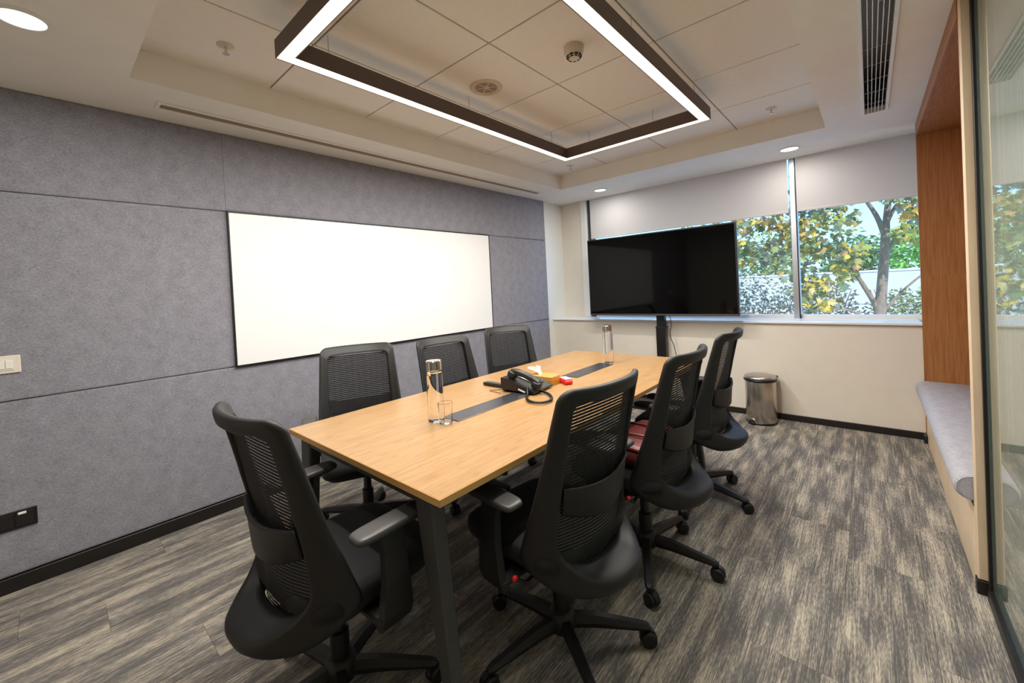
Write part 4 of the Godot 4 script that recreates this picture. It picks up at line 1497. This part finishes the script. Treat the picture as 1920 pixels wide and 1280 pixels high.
func build_outside() -> void:
	var G := -1.1
	var gr := setting("ground_outside")
	part("paving", box(Vector3(-60, G - 0.3, -90), Vector3(60, G, -0.5)), M.paving_pale, gr)
	# main tree
	var t := thing("autumn_tree", "tree with pale bark and large yellow green leaves close outside the window", "tree", Vector3(3.24, G, -6.0))
	var off := Vector3(3.24, G, -6.0)
	var L := func(x: float, y: float, z: float) -> Vector3: return Vector3(x, y, z) - off
	part("trunk", tube(curve([L.call(3.20, G, -6.0), L.call(3.22, 0.2, -6.0), L.call(3.27, 0.9, -6.0), L.call(3.33, 1.6, -6.0), L.call(3.36, 2.15, -6.0)], 4), [0.10, 0.097, 0.094, 0.09, 0.088, 0.087, 0.085, 0.083, 0.08, 0.078, 0.076, 0.074, 0.072, 0.07, 0.068, 0.066, 0.062], 12), M.bark, t)
	var limbs := [
		[[3.36, 2.10, -6.0], [3.40, 2.5, -6.0], [3.46, 3.1, -6.1], [3.5, 4.0, -6.2], 0.06, 0.03],
		[[3.34, 1.95, -6.0], [3.24, 2.3, -5.9], [3.08, 2.65, -5.8], [2.85, 3.1, -5.7], 0.05, 0.02],
		[[3.22, 0.55, -6.0], [3.05, 0.95, -5.9], [2.85, 1.35, -5.8], [2.55, 1.65, -5.7], [2.2, 1.72, -5.6], 0.05, 0.015],
		[[2.95, 1.18, -5.85], [2.90, 1.5, -5.8], [2.75, 1.9, -5.8], [2.65, 2.3, -5.7], 0.025, 0.012],
		[[3.32, 1.5, -6.0], [3.5, 1.9, -6.0], [3.75, 2.2, -5.9], [4.1, 2.4, -5.8], 0.035, 0.015],
		[[3.36, 2.12, -6.0], [3.5, 2.45, -6.05], [3.72, 2.75, -6.1], [3.95, 3.1, -6.1], 0.04, 0.015],
		[[3.14, 0.3, -6.0], [2.9, 0.5, -5.9], [2.6, 0.62, -5.8], [2.3, 0.66, -5.8], 0.03, 0.012],
		[[3.22, 0.4, -6.0], [3.45, 0.75, -6.1], [3.75, 1.1, -6.2], [4.1, 1.4, -6.3], 0.03, 0.012],
		[[2.85, 3.1, -5.7], [2.3, 3.0, -5.4], [1.7, 2.85, -5.3], [1.0, 2.6, -5.2], [0.3, 2.3, -5.2], 0.03, 0.012],
		[[2.2, 1.72, -5.6], [1.8, 1.9, -5.5], [1.4, 1.95, -5.4], [0.9, 1.8, -5.4], 0.02, 0.008],
		[[1.7, 2.85, -5.3], [1.5, 2.5, -5.3], [1.25, 2.2, -5.3], [1.0, 2.05, -5.2], 0.015, 0.007]]
	for l in limbs:
		var n: int = l.size() - 2
		var pts := []
		for i in n:
			pts.append(L.call(l[i][0], l[i][1], l[i][2]))
		var cp := curve(pts, 5)
		var rr := []
		for i in cp.size():
			rr.append(lerpf(l[n], l[n + 1], float(i) / (cp.size() - 1)))
		part("branch", tube(cp, rr, 8), M.bark, t)
	# leaves gathered along the outer branches
	var big := leaf_mesh(true)
	var small := leaf_mesh(false)
	var clumps := [
		[1.00, 2.00, 0.34, 0.30, 0], [1.15, 2.35, 0.34, 0.26, 1], [0.85, 1.70, 0.26, 0.26, 0], [1.35, 2.45, 0.40, 0.20, 0], [1.72, 2.40, 0.30, 0.22, 1],
		[1.25, 1.75, 0.32, 0.28, 3], [1.62, 1.78, 0.28, 0.30, 4], [1.90, 2.15, 0.30, 0.26, 1], [2.12, 2.20, 0.30, 0.26, 0], [2.40, 2.30, 0.34, 0.28, 2],
		[2.10, 1.85, 0.36, 0.28, 2], [2.45, 1.85, 0.34, 0.28, 3], [2.75, 2.25, 0.30, 0.26, 2], [2.55, 2.55, 0.34, 0.18, 3], [2.10, 2.55, 0.34, 0.16, 4],
		[2.90, 1.70, 0.26, 0.24, 2], [2.35, 1.05, 0.26, 0.26, 0], [2.15, 0.95, 0.30, 0.22, 3], [2.45, 0.70, 0.32, 0.16, 0], [2.05, 1.35, 0.34, 0.26, 3],
		[3.72, 2.40, 0.24, 0.24, 1], [3.85, 2.15, 0.26, 0.24, 3], [3.62, 1.90, 0.24, 0.22, 2], [3.55, 2.65, 0.26, 0.18, 2], [2.75, 1.30, 0.24, 0.24, 2],
		[1.1, 2.9, 0.6, 0.3, 0], [2.0, 3.0, 0.6, 0.3, 2], [3.0, 3.1, 0.6, 0.4, 3], [3.9, 3.1, 0.5, 0.4, 1], [0.3, 2.3, 0.6, 0.4, 2], [0.1, 1.5, 0.5, 0.4, 3]]
	var kinds := ["leaf_yellow", "leaf_gold", "leaf_lime", "leaf_green", "leaf_deep"]
	var shades := [Vector3(0.56, 0.43, 0.06), Vector3(0.46, 0.28, 0.05), Vector3(0.28, 0.33, 0.06), Vector3(0.10, 0.17, 0.045), Vector3(0.055, 0.10, 0.06)]
	var made := 0
	var at := []
	var sz := []
	var cl := []
	for q in clumps:
		var c := Vector3(q[0], q[1], -5.5)
		for k in 64:
			var p := blob(c, Vector3(q[2], q[3], 0.55))
			var kind: int = q[4] if rng.randf() < 0.6 else rng.randi_range(0, 4)
			var s := rng.randf_range(0.10, 0.20)
			if k < 10 and q[1] < 2.7 and q[0] > 0.6:
				var o := part("leaf", big, M[kinds[kind]], t, p - off)
				o.transform.basis = leaf_turn().scaled(Vector3.ONE * s)
				made += 1
			else:
				at.append(p - off)
				sz.append(s * rng.randf_range(0.6, 0.95))
				var v: Vector3 = shades[kind] * rng.randf_range(0.75, 1.15)
				cl.append(Color(v.x, v.y, v.z))
	foliage("foliage", big, at, sz, cl, t)
	# twiggy shrubs under the tree
	var shrubs := [
		[Vector3(0.75, G, -7.2), Vector3(0.85, 0.95, 0.6), 1.05, "grey green leafy shrub outside between the tv and the mullion", 0],
		[Vector3(2.05, G, -7.4), Vector3(0.95, 0.75, 0.6), 0.95, "grey green leafy shrub outside below the yellow branches", 0],
		[Vector3(3.75, G, -7.2), Vector3(0.8, 0.55, 0.6), 0.75, "low leafy shrub outside beside the pale tree trunk", 1],
		[Vector3(-0.9, G, -7.6), Vector3(1.0, 1.1, 0.6), 1.0, "dark green leafy shrub outside hidden mostly behind the tv", 1]]
	for s in shrubs:
		var o := thing("shrub", s[3], "shrub", s[0], 0.0, "shrubs outside the window")
		for k in 5:
			var a := rng.randf_range(-0.5, 0.5)
			part("stem", tube([Vector3(a * 0.3, 0, 0), Vector3(a * 0.6, 0.7, rng.randf_range(-0.1, 0.1)), Vector3(a * 1.3, 1.5, rng.randf_range(-0.2, 0.2)), Vector3(a * 1.7, 2.0, 0)], [0.025, 0.02, 0.013, 0.006], 6), M.bark, o)
		var a2 := []
		var s2 := []
		var c2 := []
		for k in 1700:
			a2.append(blob(Vector3(0, 1.1 + s[2] * 0.45, 0), s[1] * Vector3(1, 1.15, 1)))
			s2.append(rng.randf_range(0.05, 0.11))
			var tone: Array = [Vector3(0.13, 0.15, 0.09), Vector3(0.22, 0.24, 0.16), Vector3(0.34, 0.35, 0.26)] if s[4] == 0 else [Vector3(0.11, 0.16, 0.06), Vector3(0.18, 0.24, 0.10), Vector3(0.30, 0.34, 0.18)]
			var col: Vector3 = tone[rng.randi_range(0, 2)]
			c2.append(Color(col.x, col.y, col.z))
		foliage("foliage", small, a2, s2, c2, o)
	# boundary wall with a railing, hedge and trees far behind
	var bw := thing("boundary_wall", "long pale rendered wall far outside behind the tree", "wall", Vector3(0, G, -26))
	part("wall_face", box(Vector3(-40, 0, -0.15), Vector3(40, 2.3, 0.15), 0.02), M.render_pale, bw)
	part("coping", box(Vector3(-40, 2.3, -0.2), Vector3(40, 2.4, 0.2), 0.02), M.paving_pale, bw)
	var rl := thing("car_park_railing", "thin grey metal railing outside in front of the pale wall", "railing", Vector3(3.2, G, -16))
	for k in 9:
		part("post", box(Vector3(-4 + k - 0.02, 0, -0.02), Vector3(-4 + k + 0.02, 1.15, 0.02)), M.rail_grey, rl)
	for k in 2:
		part("rail", box(Vector3(-4, 0.6 + k * 0.52, -0.015), Vector3(4, 0.64 + k * 0.52, 0.015)), M.rail_grey, rl)
	var far := [
		[Vector3(6.2, G, -31), Vector3(2.6, 2.2, 1.6), 3.6, "bright green bushy tree far outside beyond the pale wall", Vector3(0.16, 0.42, 0.07)],
		[Vector3(2.4, G, -33), Vector3(2.4, 1.9, 1.6), 3.2, "blue green bushy tree far outside beyond the pale wall", Vector3(0.13, 0.26, 0.10)],
		[Vector3(-2.5, G, -34), Vector3(3.2, 2.6, 1.8), 3.6, "olive green bushy tree far outside beyond the pale wall", Vector3(0.20, 0.27, 0.08)],
		[Vector3(-8.5, G, -36), Vector3(3.8, 3.2, 2.0), 4.0, "dark green bushy tree far outside at the end of the wall", Vector3(0.12, 0.20, 0.06)]]
	for f in far:
		var o := thing("far_tree", f[3], "tree", f[0], 0.0, "trees beyond the pale wall")
		part("trunk", tube([Vector3(0, 0, 0), Vector3(0.1, 1.5, 0), Vector3(0, 3.2, 0)], [0.22, 0.18, 0.12], 8), M.bark, o)
		var a3 := []
		var s3 := []
		var c3 := []
		for k in 1300:
			a3.append(blob(Vector3(0, f[2], 0), f[1]))
			s3.append(rng.randf_range(0.28, 0.5))
			var v: Vector3 = f[4] * rng.randf_range(0.6, 1.6)
			c3.append(Color(v.x, v.y, v.z))
		foliage("foliage", small, a3, s3, c3, o)
